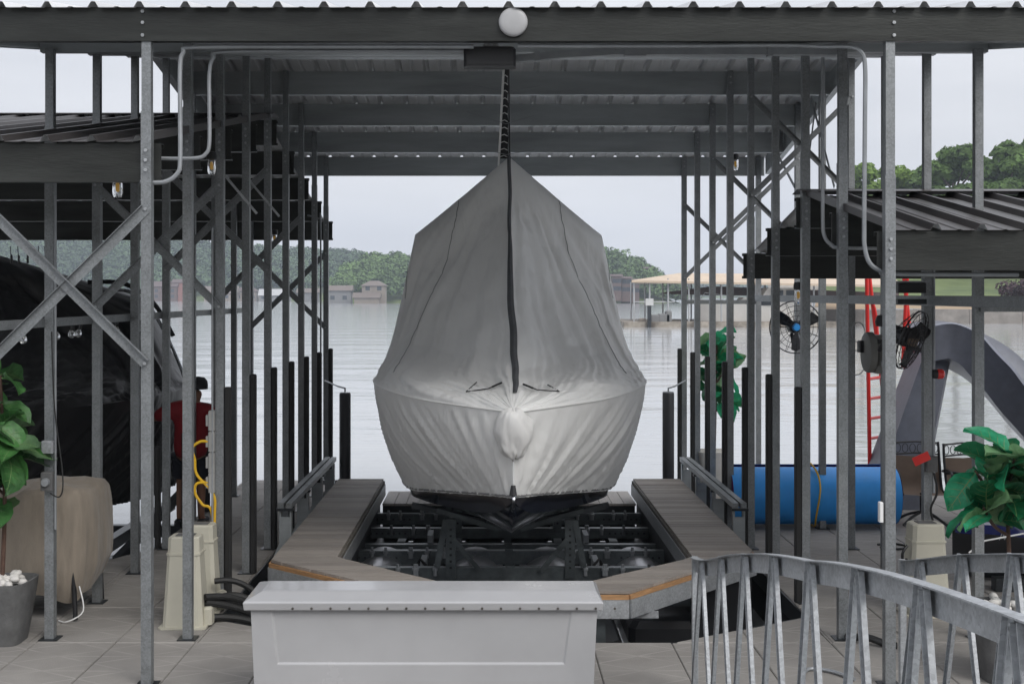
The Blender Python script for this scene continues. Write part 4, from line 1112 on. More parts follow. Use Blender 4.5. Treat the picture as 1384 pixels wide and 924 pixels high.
jar(PX(994, 15.6), 15.6, PZ(208, 15.6), 'jar lamp under the high canopy near the last cross beam')
jar(PX(1079, 12.0), 12.0, PZ(381, 12.0), 'jar lamp in front of the round blue-hubbed fan')

# ---- person seen from behind
pm = thing('person', (-3.66, 15.25, 0), 'person in a dark red shirt, navy shorts and dark cap reaching towards the tarped boat', 'person')
def skin(name, verts, edges, radii, m, parent, sub=2, root=0):
    me = bpy.data.meshes.new(name); me.from_pydata(verts, edges, []); me.materials.append(m)
    o = bpy.data.objects.new(name, me); link(o, parent)
    md = o.modifiers.new('skin', 'SKIN'); md.use_smooth_shade = True
    for i, r in enumerate(radii):
        me.skin_vertices[0].data[i].radius = r if isinstance(r, tuple) else (r, r)
    me.skin_vertices[0].data[root].use_root = True
    s = o.modifiers.new('sub', 'SUBSURF'); s.levels = sub; s.render_levels = sub
    return o
V_ = [(0, 0, .92), (0, 0, 1.10), (0, .01, 1.28), (0, .02, 1.42), (.04, .01, 1.53), (.09, .0, 1.66),
      (.18, .01, 1.42), (.26, .05, 1.16), (.20, .22, 1.00), (.15, .33, 1.02), (-.18, .01, 1.42), (-.42, .08, 1.30), (-.62, .16, 1.28), (-.70, .20, 1.28),
      (.10, 0, .86), (.12, .01, .50), (.13, -.02, .10), (.14, .13, .045), (-.10, 0, .86), (-.12, .01, .50), (-.13, -.02, .10), (-.14, .13, .045),
      (-.755, .215, 1.29), (-.75, .23, 1.265), (-.745, .20, 1.31), (.13, .38, 1.02), (.14, .375, 1.04)]
E_ = [(0, 1), (1, 2), (2, 3), (3, 4), (4, 5), (3, 6), (6, 7), (7, 8), (8, 9), (3, 10), (10, 11), (11, 12), (12, 13), (0, 14), (14, 15), (15, 16), (16, 17), (0, 18), (18, 19), (19, 20), (20, 21), (13, 22), (13, 23), (13, 24), (9, 25), (9, 26)]
RD = [(.15, .11), (.14, .10), (.16, .11), (.13, .09), .055, (.078, .095), .07, .048, .036, .034, .07, .048, .036, .034, .095, .062, .042, .038, .095, .062, .042, .038, .014, .012, .013, .014, .012]
skin('body', V_, E_, RD, skinm, pm)
skin('shirt', [(0, 0, .76), (0, 0, 1.06), (0, .01, 1.28), (0, .02, 1.44), (.20, .01, 1.40), (.285, .05, 1.12), (-.20, .01, 1.42), (-.46, .09, 1.30), (0, .02, 1.50)],
     [(0, 1), (1, 2), (2, 3), (3, 4), (4, 5), (3, 6), (6, 7), (3, 8)], [(.235, .175), (.225, .165), (.225, .16), (.17, .13), .105, .082, .105, .082, (.075, .07)], shirtm, pm)
skin('shorts', [(0, 0, .93), (.105, 0, .80), (.125, .01, .55), (-.105, 0, .80), (-.125, .01, .55)], [(0, 1), (1, 2), (0, 3), (3, 4)], [(.20, .15), .13, .115, .13, .115], shortm, pm)
MB().lathe([(.112, 1.655), (.116, 1.70), (.108, 1.755), (.075, 1.795), (.0, 1.81)], (.09, 0, 0), 'z', 20).build('cap', capm, pm, True, 50, world=False)
for x in (-.135, .135): MB().rbox(x - .05, x + .05, -.09, .19, .004, .09, .02).build('shoe', capm, pm, world=False)

# ---- blue foam roll
rl = thing('foam_roll', (3.8, 15.25, 0), 'rolled blue floating foam mat with a purple underside, tied with a yellow cord', 'foam mat')
x0, x1, rr = 2.86, 4.86, .375
b = MB(); rows = []; n = 150
for k in range(n + 1):
    t = k / n; a = -1.2 + t * 2 * math.pi * 4.2; q = rr - .045 * (t * 4.2)
    rows.append((a, q))
def spiral(xa, xb, dr):
    return [[(x, 15.25 + (q - dr) * math.cos(-a), .379 + (q - dr) * math.sin(-a)) for x in (xa, xb)] for a, q in rows]
b.grid([r[::-1] for r in spiral(x0, x1, 0)]); b.build('outer_skin', bluef, rl, True, None)
b2 = MB(); b2.grid(spiral(x0 - .004, x1 + .004, .016)); 
for xx in (x0 - .0045, x1 + .0045):
    b2.grid([[(xx, 15.25 + (q - d_) * math.cos(-a), .379 + (q - d_) * math.sin(-a)) for d_ in (.001, .036)] for a, q in rows])
b2.build('inner_skin', purpf, rl, True, None)
MB().tube([(3.86 + .02 * math.sin(3 * a), 15.25 + .382 * math.cos(a), .382 + .382 * math.sin(a)) for a in lin(.06, 6.2, 50)], .011, 6).build('tie_cord', yellow, rl, True)

# ---- water slide with red ladder
sl_ = thing('water_slide', (5.7, 17.0, 0), 'grey moulded plastic water slide on a tall pedestal', 'slide')
def col(z):    # leaning pedestal: front outline
    t = z / 2.25
    return 4.93 + .82 * t, 5.60 + .46 * t
rows = []
for z in lin(0, 2.02, 12):
    a, c = col(z); d0 = .40 - .08 * z / 2.2
    rows.append([(a + .05, 16.75 - d0 + .05, z), (c - .05, 16.75 - d0, z), (c, 16.75 - d0 + .06, z), (c, 16.75 + d0, z), (a, 16.75 + d0, z), (a, 16.75 - d0 + .10, z)])
MB().grid(rows, closed=True).add(rows[-1], [(0, 1, 2, 3, 4, 5)]).build('pedestal', slidem, sl_, True, 40)
path = smooth_path([(5.72, 16.75, 2.10), (6.02, 16.72, 2.13), (6.35, 16.62, 1.98), (6.65, 16.45, 1.68), (6.95, 16.25, 1.25), (7.35, 16.0, .80), (7.9, 15.8, .55)], 7)
rows = []
for i, p in enumerate(path):
    d_ = (path[min(i + 1, len(path) - 1)] - path[max(i - 1, 0)]).normalized(); side = Vector((0, 0, 1)).cross(d_).normalized(); up = d_.cross(side)
    sec = [(-.54, .22), (-.57, .29), (-.49, .31), (-.36, .06), (0, -.05), (.36, .06), (.49, .31), (.57, .29), (.54, .22), (.46, -.16), (0, -.30), (-.46, -.16)]
    rows.append([p + side * s + up * u for s, u in sec])
MB().grid(rows, closed=True).build('chute', slidem, sl_, True, 50)
ld = thing('slide_ladder', (5.3, 17.3, 0), 'red tubular ladder with tall handrails behind the grey slide', 'ladder')
for (xa, za, xb, zb, y) in ((5.14, .0, 5.09, 3.05, 17.12), (5.60, .0, 5.24, 3.05, 17.5), (5.58, 1.8, 5.64, 3.05, 17.12), (5.86, 1.8, 5.72, 3.05, 17.5)):
    MB().tube(smooth_path([(xa, y, za), ((xa + xb) / 2, y, (za + zb) / 2), (xb, y, zb)], 5), .028, 8).build('rail', redp, ld, True)
MB().tube(smooth_path([(5.10, 17.1, 2.70), (5.16, 17.1, 2.69), (5.21, 17.1, 2.5), (5.24, 17.1, 2.1)], 5), .022, 8).build('grab_loop', redp, ld, True)
for k in range(7): MB().tube([(5.14 - .008 * k, 17.12, .3 + .27 * k), (5.565 - .032 * k, 17.5, .3 + .27 * k)], .022, 8).build('rung', redp, ld, True)

# ---- sling chairs
def chair(x, y, rz, label):
    t = thing('sling_chair', (x, y, 0), label, 'chair', rz=rz)
    W = .28
    for s in (-1, 1):
        MB().tube(smooth_path([(s * W, .26, .40), (s * W, .0, .38), (s * W, -.22, .42), (s * W * .98, -.30, .70), (s * W * .94, -.34, .97)], 5), .016, 8).build('side_frame', blackp, t, True, world=False)
        MB().tube(smooth_path([(s * W, .22, .40), (s * (W + .03), .20, .62), (s * (W + .03), .0, .655), (s * (W + .02), -.24, .62)], 5), .018, 8).build('armrest', blackp, t, True, world=False)
        MB().tube(smooth_path([(0, 0, .16), (s * .15, .12, .10), (s * .26, .20, .018)], 4), .017, 8).build('foot', blackp, t, True, world=False)
        MB().tube(smooth_path([(0, 0, .16), (s * .15, -.12, .10), (s * .26, -.20, .018)], 4), .017, 8).build('foot', blackp, t, True, world=False)
    MB().tube([(0, 0, .15), (0, 0, .385)], .03, 10).build('swivel', blackp, t, True, world=False)
    sec = smooth_path([(0, .26, .40), (0, .0, .375), (0, -.22, .42), (0, -.29, .62), (0, -.325, .80)], 5)
    MB().grid([[(-W, p.y, p.z), (0, p.y + .012, p.z - .012), (W, p.y, p.z)] for p in sec]).build('sling', slingm, t, True, None, world=False)
    bnd = MB()
    for z in (.815, .955): bnd.tube([(-W * .96, -.327 - (z - .815) * .1, z), (0, -.335 - (z - .815) * .1, z + .015), (W * .96, -.327 - (z - .815) * .1, z)], .012, 6)
    for k in range(6):
        xk = -W * .8 + k * W * .32
        bnd.tube([(xk + .035 * math.cos(a), -.335, .89 + .055 * math.sin(a)) for a in lin(0, 6.28, 13)], .005, 5)
    bnd.build('lattice_band', blackp, t, True, world=False)
chair(5.24, 15.35, math.pi - .12, 'tan sling patio chair beside the blue foam roll')
chair(5.88, 15.2, math.pi + .25, 'tan sling patio chair between its twin and the blue jet ski')

# ---- jet ski
js = thing('jet_ski', (5.6, 12.2, 0), 'dark blue and black jet ski parked behind the square grey pot', 'jet ski')
def hullrow(x):
    t = (x - 4.62) / 2.6; wv = .52 * min(1, math.sin(min(1, t * 1.35) * math.pi / 2) ** .7 + .02)
    return [(x, 12.2 + s * wv * f, z + .10 * max(0, .25 - t)) for s, f, z in ((-1, 0, .14), (-1, .6, .18), (-1, 1, .40), (-1, 1.02, .50))] + [(x, 12.2 + wv * f, z + .10 * max(0, .25 - t)) for f, z in ((1.02, .50), (1, .40), (.6, .18), (0, .14))]
MB().grid([hullrow(x)[::-1] for x in lin(4.62, 7.2, 20)], closed=True).build('hull', blackp, js, True, 35)
def deckrow(x):
    t = (x - 4.60) / 2.6; wv = .50 * min(1, math.sin(min(1, t * 1.3) * math.pi / 2) ** .7 + .02); h = .50 + .42 * math.sin(min(1, t * 1.7) * math.pi / 2) ** 1.2
    if t > .6: h -= .18 * (t - .6) * 2
    return [(x, 12.2 - wv * 1.03, .502), (x, 12.2 - wv * .98, .60), (x, 12.2 - wv * .55, h), (x, 12.2, h + .06), (x, 12.2 + wv * .55, h), (x, 12.2 + wv * .98, .60), (x, 12.2 + wv * 1.03, .502)]
MB().grid([deckrow(x)[::-1] for x in lin(4.63, 7.2, 24)]).build('deck_shell', skiblue, js, True, 40)
MB().tube([(5.75, 11.85, 1.12), (5.72, 12.2, 1.16), (5.75, 12.55, 1.12)], .025, 8).build('handlebar', blackp, js, True)
MB().rbox(5.9, 6.9, 12.0, 12.4, .88, 1.03, .05).build('seat', blackp, js)
for k, y in enumerate((11.9, 12.5)): MB().box(4.9, 7.0, y - .06, y + .06, .004, .13).build('bunk', blackm, js)
MB().tube([(4.55, 11.6, .42), (4.72, 11.66, .52), (5.1, 11.7, .58)], .008, 6).build('tow_line', whitep, js, True)

for o_ in js.children: o_.location.x -= .16
lt = MB()
for a, c in (((0, 0), (.035, .085)), ((.035, .085), (.050, .005)), ((.050, .005), (.095, .09)), ((.095, .09), (.105, .004))):
    lt.tube([(4.81 + a[0], 11.945, .47 + a[1]), (4.81 + c[0], 11.945, .47 + c[1])], .005, 5)
lt.build('lettering', pipem, js)
# ---- fans, reel, beacon and boxes on the right posts
def fan(c, r, yaw, tilt, label):
    t = thing('cage_fan', c, label, 'fan'); t.rotation_euler = (tilt, 0, yaw)
    b = MB()
    for q in lin(.25, 1, 5): b.tube([(r * q * math.cos(a), -.10 + .05 * q * q, r * q * math.sin(a)) for a in lin(0, 6.2832, 37)], .0035, 4, cap=False)
    for k in range(16):
        a = 2 * math.pi * k / 16
        b.tube([(r * q * math.cos(a), -.10 + .05 * q * q, r * q * math.sin(a)) for q in (.12, .5, 1)], .003, 4, cap=False)
        b.tube([(r * q * math.cos(a), .12 - .12 * q * q, r * q * math.sin(a)) for q in (.12, .5, 1)], .003, 4, cap=False)
    b.tube([(r * math.cos(a), -.02, r * math.sin(a)) for a in lin(0, 6.2832, 37)], .008, 6, cap=False)
    b.build('cage', blackp, t, True, world=False)
    for k in range(3):
        a = 2 * math.pi * k / 3 + .5
        ca, sa = math.cos(a), math.sin(a)
        pts = []
        for q, h in ((.15, .05), (.5, .12), (.85, .13), (.92, .02)):
            pts.append([(r * (q * ca - s * h * 1.6 * sa), -.04 + s * .05, r * (q * sa + s * h * 1.6 * ca)) for s in (-1, 1)])
        MB().grid(pts).build('blade', blackp, t, True, world=False)
    MB().lathe([(.0, -.085), (.045, -.08), (.05, -.05), (.05, -.01)], axis='y', n=16).build('hub', bluef if yaw == 0 else slingm, t, True, 50, world=False)
    MB().lathe([(.075, .0), (.08, .02), (.08, .16), (.05, .2), (.0, .2)], axis='y', n=16).build('motor', blackp, t, True, 50, world=False)
    MB().tube([(0, .15, 0), (0, .2, -.1), (.02, .22, -.2)], .02, 8).build('bracket', blackp, t, True, world=False)
fan((PX(1075, 15.9), 15.9, PZ(442, 15.9)), .33, 0, 0, 'round black cage fan with blue hub on the far post')
fan((PX(1228, 11.2), 11.2, PZ(458, 11.2)), .27, .9, .35, 'tilted black cage fan beside the grey hose reel')
rx, ry, rz_ = PX(1184, 12.3), 12.3, PZ(476, 12.3)
rel = thing('hose_reel', (rx, ry, rz_), 'grey plastic hose reel on the post beside the tilted fan', 'hose reel')
relm = mat('reel_grey_plastic', (.19, .19, .18), .5, 0, .1, 6)
MB().lathe([(.0, -.02), (.12, -.02), (.19, -.0), (.20, .02), (.20, .06), (.0, .06)], (rx - .10, ry, rz_), 'x', 28).build('drum', relm, rel, True, 40)
MB().rbox(rx - .035, rx + .13, ry - .15, ry + .15, rz_ - .20, rz_ + .17, .03).build('housing', relm, rel)
MB().box(rx - .03, rx + .12, ry - .153, ry - .1505, rz_ + .09, rz_ + .13).build('slot', blackp, rel)
MB().tube(smooth_path([(rx + .05, ry - .17, rz_ + .0), (rx + .0, ry - .19, rz_ - .1), (rx + .06, ry - .2, rz_ - .16), (rx + .10, ry - .17, rz_ - .05)], 5), .012, 6).build('handle', pipem, rel, True)
MB().lathe([(.0, -.02), (.06, -.015), (.07, .03), (.05, .09), (.0, .1)], (rx + .06, ry, rz_ + .27), 'z', 14).build('nozzle', blackp, rel, True)
for k, (px, py, r) in enumerate(((1160, 449, 9), (1158, 490, 11))):
    MB().tube([(PX(px, 12.4) + r * 12.4 / F * math.cos(a), 12.4, PZ(py, 12.4) + r * 12.4 / F * 1.5 * math.sin(a)) for a in lin(0, 6.28, 25)], .005, 5).build('loose_hose', pipem, rel, True)
MB().rbox(PX(1160, 12.35), PX(1169, 12.35), 12.3, 12.4, PZ(476, 12.35), PZ(460, 12.35), .01).build('connector', blackp, rel)
tvx = 11.25
t = thing('wall_display', (PX(1231, tvx), tvx, PZ(411, tvx)), 'long black box with a silver top edge hung above the tilted fan', 'speaker')
MB().rbox(PX(1211, tvx), PX(1250, tvx), tvx - .06, tvx + .06, PZ(396, tvx), PZ(382, tvx), .01).build('cabinet', blackp, t)
MB().box(PX(1211, tvx), PX(1250, tvx), tvx - .065, tvx + .065, PZ(382, tvx) + .001, PZ(379.5, tvx)).build('top_edge', pipem, t)
MB().box(PX(1211, tvx), PX(1250, tvx), tvx - .05, tvx + .05, PZ(411, tvx), PZ(404, tvx)).build('lower_bar', blackm, t)
t.name = 'bar_speaker'
bz = PZ(505, YP[2])
t = thing('beacon_light', (OR_ + .10, YP[2] - .02, bz), 'red beacon lamp strapped to the post before the slide', 'lamp')
MB().lathe([(.04, .04), (.045, .06), (.045, .085)], (OR_, YP[2] - .02, bz), 'x', 16).build('base', blackp, t, True, 40)
MB().lathe([(.044, .0855), (.047, .10), (.045, .135), (.03, .15), (.0, .152)], (OR_, YP[2] - .02, bz), 'x', 18).build('lens', mat('red_lens', (.75, .02, .015), .2, 0, .05, 5, coat=.5), t, True, 50)
t = thing('outlet_box', (OR_ + .02, YP[2] - .08, PZ(625, YP[2])), 'grey weatherproof outlet box below the red tag on the post', 'outlet box')
z = PZ(625, YP[2]); MB().rbox(OR_ - .04, OR_ + .06, YP[2] - .12, YP[2] - .038, z - .07, z + .07, .008).build('box', potm, t)
MB().tube(smooth_path([(OR_ + .03, YP[2] - .1, z - .08), (OR_ + .06, YP[2] - .1, z - .25), (OR_ + .01, YP[2] - .08, z - .40), (OR_ + .03, YP[2] - .08, z - .52)], 5), .010, 6).build('wire', rubber, t, True)
tag(MB().bar((OR_ - .16, YP[2] - .125, z + .02), (OR_ - .02, YP[2] - .125, z + .085), .08, .004).build('red_tag', redp), 'bright red tag hanging by the outlet box on the post', 'tag')
conduit([(OR_ + .055, YP[2] - .02, 1.0), (OR_ + .055, YP[2] - .02, 2.0), (OR_ + .055, YP[2] - .02, 3.1)], .016, 'grey conduit strapped to the post with the red beacon')
tag(MB().tube(smooth_path([(4.28, 13.9, .012), (4.45, 13.8, .012), (4.6, 13.95, .012), (4.48, 14.1, .012), (4.3, 14.05, .012)], 5), .012, 6).build('rope_coil', rubber, None, True), 'small black rope coil on the deck before the foam roll', 'rope')
t = thing('plug_strip', (3.33, 12.2, .3), 'white ribbed outlet strip clipped beside the post at the gangway foot', 'outlet box')
MB().rbox(PX(1188, 9.0), PX(1193, 9.0), 8.98, 9.03, PZ(705, 9.0), PZ(678, 9.0), .004).build('strip', whitep, t)
t.location = (PX(1190, 9.0), 9.0, PZ(705, 9.0)); 
for c in t.children: c.location = Vector((3.33, 12.2, .3)) - Vector(t.location)
tag(MB().tube(smooth_path([(2.86, 10.18, .03), (3.0, 10.05, .06), (3.12, 9.98, .03), (3.2, 9.96, .02)], 5), [.03] * 16, 8).build('mooring_strap', rubber, None, True), 'flat black strap curling on the deck beside the gangway', 'strap')
tag(MB().tube(smooth_path([(2.25, 9.15, .02), (2.35, 9.35, .02), (2.5, 9.3, .02), (2.62, 9.1, .02)], 5), .014, 6).build('water_hose', pipem, None, True), 'pale hose lying on the deck under the gangway', 'hose')

# ================================================================== FAR SHORES
def leaf_cloud(b_v, b_f, rng, c, rad, n, size, squash=.8):
    """n leaf-clump faces scattered through several lobes of a crown; appends to arrays"""
    lob = rng.normal(0, 1, (7, 3)); lob /= np.linalg.norm(lob, axis=1)[:, None]; lob[:, 2] = np.abs(lob[:, 2]) * .8 - .15
    lob = lob * rng.uniform(.35, .62, (7, 1))
    k = rng.integers(0, 7, n); d = rng.normal(0, 1, (n, 3)); d /= np.linalg.norm(d, axis=1)[:, None]
    p = lob[k] + d * (rng.uniform(.55, 1, (n, 1)) ** .5) * .46
    p = p * np.array(rad) * np.array([1, 1, squash]) + np.array(c)
    nn = d + rng.normal(0, .5, (n, 3)) + np.array([0, 0, .4]); nn /= np.linalg.norm(nn, axis=1)[:, None]
    t = np.cross(nn, rng.normal(0, 1, (n, 3))); t /= np.linalg.norm(t, axis=1)[:, None]; s = np.cross(nn, t)
    sz = size * rng.uniform(.6, 1.4, (n, 1))
    q = np.stack([p - t * sz, p - s * sz * .7, p + t * sz, p + s * sz * .7], 1).reshape(-1, 3)
    base = sum(len(x) for x in b_v); b_v.append(q)
    b_f.append(np.arange(n * 4).reshape(-1, 4) + base)
def cloud_mesh(name, V, Fc, m):
    v = np.concatenate(V); f = np.concatenate(Fc)
    me = bpy.data.meshes.new(name); me.vertices.add(len(v)); me.vertices.foreach_set('co', v.astype(np.float32).ravel())
    me.loops.add(f.size); me.loops.foreach_set('vertex_index', f.astype(np.int32).ravel())
    me.polygons.add(len(f)); me.polygons.foreach_set('loop_start', np.arange(0, f.size, 4, dtype=np.int32)); me.polygons.foreach_set('loop_total', np.full(len(f), 4, dtype=np.int32))
    me.materials.append(m); me.update(calc_edges=True); me.validate()
    return me
rng = np.random.default_rng(4)
def ridge(tab, x): return float(np.interp(x, [a for a, b in tab], [b for a, b in tab]))
def hill(name, y0, dep, tab, px0, px1, m, label, ntree, size, crown):
    """wooded hill: ground sheet plus one mass of tree crowns"""
    rows = []
    for j in range(9):
        t = j / 8; row = []
        for i in range(41):
            px = px0 + (px1 - px0) * i / 40; y = y0 + dep * t
            top = (398 - ridge(tab, px)) * (y0 + dep) / F + CH - crown * 1.1
            row.append((PX(px, y0) * (1 + .3 * t * dep / y0), y, WZ - .3 + (top - WZ) * (t ** .8) if j else WZ - .6))
        rows.append(row)
    g = struct(MB().grid(rows).build(name, grassm)); g['label'] = label
    V, Fc = [], []
    for k in range(ntree):
        t = rng.uniform(0.02, 1) ** .8; px = rng.uniform(px0, px1); y = y0 + dep * t
        top = (398 - ridge(tab, px)) * (y0 + dep) / F + CH - crown * 1.1
        x = PX(px, y0) * (1 + .3 * t * dep / y0); z = WZ + (top - WZ) * t ** .8
        r = crown * rng.uniform(.65, 1.15)
        leaf_cloud(V, Fc, rng, (x, y, z + r * .75), (r, r, r * 1.1), 190, size)
    o = link(bpy.data.objects.new('forest', cloud_mesh('forest', V, Fc, m))); o['kind'] = 'stuff'; o['label'] = 'wooded slope on the ' + label; o['category'] = 'forest'
    return g
hill('far_hill', 640, 180, [(-150, 318), (40, 321), (90, 323), (200, 325), (300, 334), (400, 337), (470, 343), (560, 355), (640, 368)], -160, 640, forestf, 'far wooded hillside across the lake', 1500, .95, 6.5)
hill('headland', 470, 90, [(430, 384), (455, 352), (500, 343), (545, 346), (620, 350), (700, 342), (800, 336), (850, 338), (880, 346), (905, 364), (925, 390)], 445, 930, forestm, 'near headland with houses', 900, .72, 5.0)
hill('distant_ridge', 1150, 150, [(560, 380), (900, 378), (1060, 376), (1250, 372), (1500, 370)], 560, 1500, forestf, 'low distant ridge beyond the headland', 500, 1.7, 10)

# ---- houses on the shore
def house(px, y, wd, dp, h, wall, roof, label, gable=False, storeys=1, z0=WZ + .6, rz=0):
    t = thing('lake_house', (PX(px, y), y, z0), label, 'house', rz=rz)
    MB().box(-wd / 2, wd / 2, -dp / 2, dp / 2, -3, h).build('wall', wall, t, world=False)
    e = .6; rh = wd * .22
    if gable: v = [(-wd / 2 - e, -dp / 2 - e, h + .01), (wd / 2 + e, -dp / 2 - e, h + .01), (wd / 2 + e, dp / 2 + e, h + .01), (-wd / 2 - e, dp / 2 + e, h + .01), (-wd / 2 - e, 0, h + rh), (wd / 2 + e, 0, h + rh)]
    else: v = [(-wd / 2 - e, -dp / 2 - e, h + .01), (wd / 2 + e, -dp / 2 - e, h + .01), (wd / 2 + e, dp / 2 + e, h + .01), (-wd / 2 - e, dp / 2 + e, h + .01), (-wd * .2, 0, h + rh), (wd * .2, 0, h + rh)]
    MB().add(v, [(0, 1, 5, 4), (1, 2, 5), (2, 3, 4, 5), (3, 0, 4), (3, 2, 1, 0)]).build('roof', roof, t, world=False)
    gl = MATS['house_glass']
    for s in range(storeys):
        n = max(2, int(wd / 3.2))
        for k in range(n):
            x = -wd / 2 + wd * (k + .5) / n; z = .9 + s * 2.8
            if z + 1.5 > h: continue
            MB().box(x - .8, x + .8, -dp / 2 - .06, -dp / 2 - .01, z, z + 1.5).build('window', gl, t, world=False)
    return t
mat('house_glass', (.05, .06, .07), .1, 0, .1, 1)
tanw = mat('tan_siding', (.22, .19, .16), .8, 0, .1, 1); brnw = mat('brown_siding', (.11, .075, .065), .8, 0, .15, 1); grw = mat('grey_siding', (.18, .18, .18), .8, 0, .1, 1)
rof1 = mat('tan_shingle', (.15, .125, .11), .85, 0, .15, 2); rof2 = mat('brown_shingle', (.10, .07, .065), .85, 0, .15, 2)
house(506, 463, 8.5, 7, 5.4, tanw, rof1, 'tan lake house with a hipped roof at the tip of the headland', False, 2, .6)
house(496, 459, 9, 4, 2.0, tanw, rof1, 'low stone boathouse terrace below the hip-roofed lake house', True, 1, WZ + .1)
house(459, 466, 9, 6, 4.2, grw, rof1, 'grey gabled lake house beside the hip-roofed one', True, 1, WZ + .5)
house(300, 628, 16, 8, 3.4, tanw, rof1, 'long tan house low on the far hillside shore', True, 1, WZ + .6)
house(225, 632, 12, 8, 6.5, brnw, rof2, 'dark brown two-storey house on the far hillside shore', True, 2, WZ + .8)
house(246, 634, 8, 7, 8.5, mat('red_siding', (.26, .12, .10), .8, 0, .1, 1), rof2, 'tall reddish house on the far hillside shore', True, 3, WZ + .8)
house(372, 630, 15, 6, 2.6, grw, mat('white_roof', (.38, .38, .38), .6, 0, .1, 1), 'row of pale covered boathouses on the far shore', True, 1, WZ + .2)
house(334, 634, 11, 7, 4.4, tanw, rof2, 'small tan house with dark roof on the far shore', False, 1, WZ + .5)
house(417, 560, 9, 6, 3.6, grw, rof1, 'grey shore house half hidden by the canopy posts', True, 1, WZ + .5)
for k, px in enumerate((833, 846, 857)):
    house(px, 468 + 3 * k, 3.4, 5, 6.2 - k * .5, brnw, rof2, ('first', 'middle', 'last')[k] + ' brown condominium block of the row stepping down the headland', True, 2, 3.4 - k * .3)
house(874, 515, 3.6, 4, 8.5, brnw, rof2, 'tall brown condominium tower high on the headland', True, 3, 4.8)

# ---- neighbouring dock with tan roof, and a white cruiser
ND = 128.0
nd = thing('neighbour_dock', (PX(960, ND), ND, WZ), 'distant boat dock with a tan gabled roof on thin posts', 'dock')
tanr = mat('tan_metal_roof', (.50, .40, .30), .6, 0, .1, .6)
wst = mat('white_steel_post', (.40, .41, .42), .5, 0, .1, 1)
def P(px, py, y): return (PX(px, y), y, PZ(py, y))
z = WZ
MB().box(PX(842, ND), PX(1135, ND), ND - 1.0, ND + 14, WZ - .2, WZ + .55).build('float', mat('weathered_dock', (.17, .14, .11), .9, 0, .5, .6, col2=(.30, .27, .23)), nd)
rv_ = []
for yy, pl, pr2, zr, ze in ((ND, 853, 1215, 5.05, 4.25),):
    xa, xb = PX(853, ND), PX(1215, ND); xm = PX(925, ND)
    v = [(xa, ND - .5, ze), (xm, ND - .5 + 4, zr), (xa + 2, ND + 16, ze), (xb, ND - 2.5, ze - .55), (xb, ND + 4, zr - .2), (xb, ND + 16, ze)]
    th_ = .22
    v += [(a, b, c - th_) for a, b, c in v]
    MB().add(v, [(0, 3, 4, 1), (1, 4, 5, 2), (0, 1, 2), (6, 7, 10, 9), (7, 8, 11, 10), (6, 8, 7), (0, 6, 9, 3), (0, 2, 8, 6), (3, 9, 10, 4), (4, 10, 11, 5), (2, 5, 11, 8)]).build('roof', tanr, nd)
MB().add([P(905, 395, ND + 6), P(970, 387, ND + 6), P(1215, 396, ND + 6), P(1215, 402, ND + 6), P(970, 399, ND + 6), P(905, 397, ND + 6)] + [(a, b + 6, c) for a, b, c in [P(905, 395, ND + 6), P(970, 387, ND + 6), P(1215, 396, ND + 6), P(1215, 402, ND + 6), P(970, 399, ND + 6), P(905, 397, ND + 6)]],
         [(0, 5, 4, 1), (1, 4, 3, 2), (6, 7, 10, 11), (7, 8, 9, 10), (0, 1, 7, 6), (1, 2, 8, 7), (5, 11, 10, 4), (4, 10, 9, 3), (0, 6, 11, 5)]).build('lower_roof', rof2, nd)
for k, px in enumerate((857, 866, 878, 886, 903, 912, 931, 953, 975, 996, 1020, 1060, 1100)):
    yy = ND + (0 if k % 2 == 0 else 9)
    xx = PX(px, ND)
    MB().tube([(xx, yy, WZ + .5), (xx, yy, 4.15 + (.3 if 900 < px < 960 else 0))], .09, 6).build('post', wst, nd)
MB().box(PX(857, ND), PX(912, ND), ND + .12, ND + .20, 2.0, 2.12).build('rail', wst, nd)
for k, (px, wd, h) in enumerate(((885, .9, .7), (897, 1.2, .8), (903, .6, 1.1), (868, .7, .35))):
    MB().rbox(PX(px, ND) - wd / 2, PX(px, ND) + wd / 2, ND - .6, ND + .4, WZ + .552, WZ + .55 + h, .1).build('dock_locker', grw if k < 3 else tanw, nd)
cwsign = mat('weathered_sign_white', (.5, .5, .49), .6, 0, .1, 2)
sg = thing('white_sign', (PX(877.5, ND - 1.2), ND - 1.2, WZ), 'small white sign on a dark post at the tan-roofed dock', 'sign')
MB().box(-.18, .18, -.18, .18, 0, 2.9).build('post', blackm, sg, world=False); MB().box(-.40, .40, -.24, -.19, 2.2, 2.9).build('board', cwsign, sg, world=False)
cz = thing('cabin_cruiser', (PX(1010, ND + 3), ND + 3, WZ), 'white cabin cruiser moored under the tan-roofed dock', 'boat')
cw = mat('cruiser_white', (.86, .84, .80), .35, 0, .04, 1)
def crow(t):
    x = -5.2 + 12.4 * t; wv = 1.9 * min(1, (t * 3.2) ** .6); zs = 2.35 - .9 * min(1, t * 1.6)
    return [(x, -.1 * wv, .0), (x + .25, -wv * .75, .15), (x - .5 * (1 - t), -wv, zs + .55), (x - .5 * (1 - t), wv, zs + .55), (x + .25, wv * .75, .15)]
rows = [crow(t) for t in lin(.0, 1, 14)]
MB().grid(rows, closed=True).add(rows[-1], [(4, 3, 2, 1, 0)]).build('hull', cw, cz, True, 35, world=False)
loft([[(-1.9, -1.5, 1.7), (6.4, -1.5, 1.7), (6.4, 1.5, 1.7), (-1.9, 1.5, 1.7)], [(-.6, -1.3, 3.0), (6.4, -1.35, 3.0), (6.4, 1.35, 3.0), (-.6, 1.3, 3.0)]]).build('cabin', cw, cz, world=False)
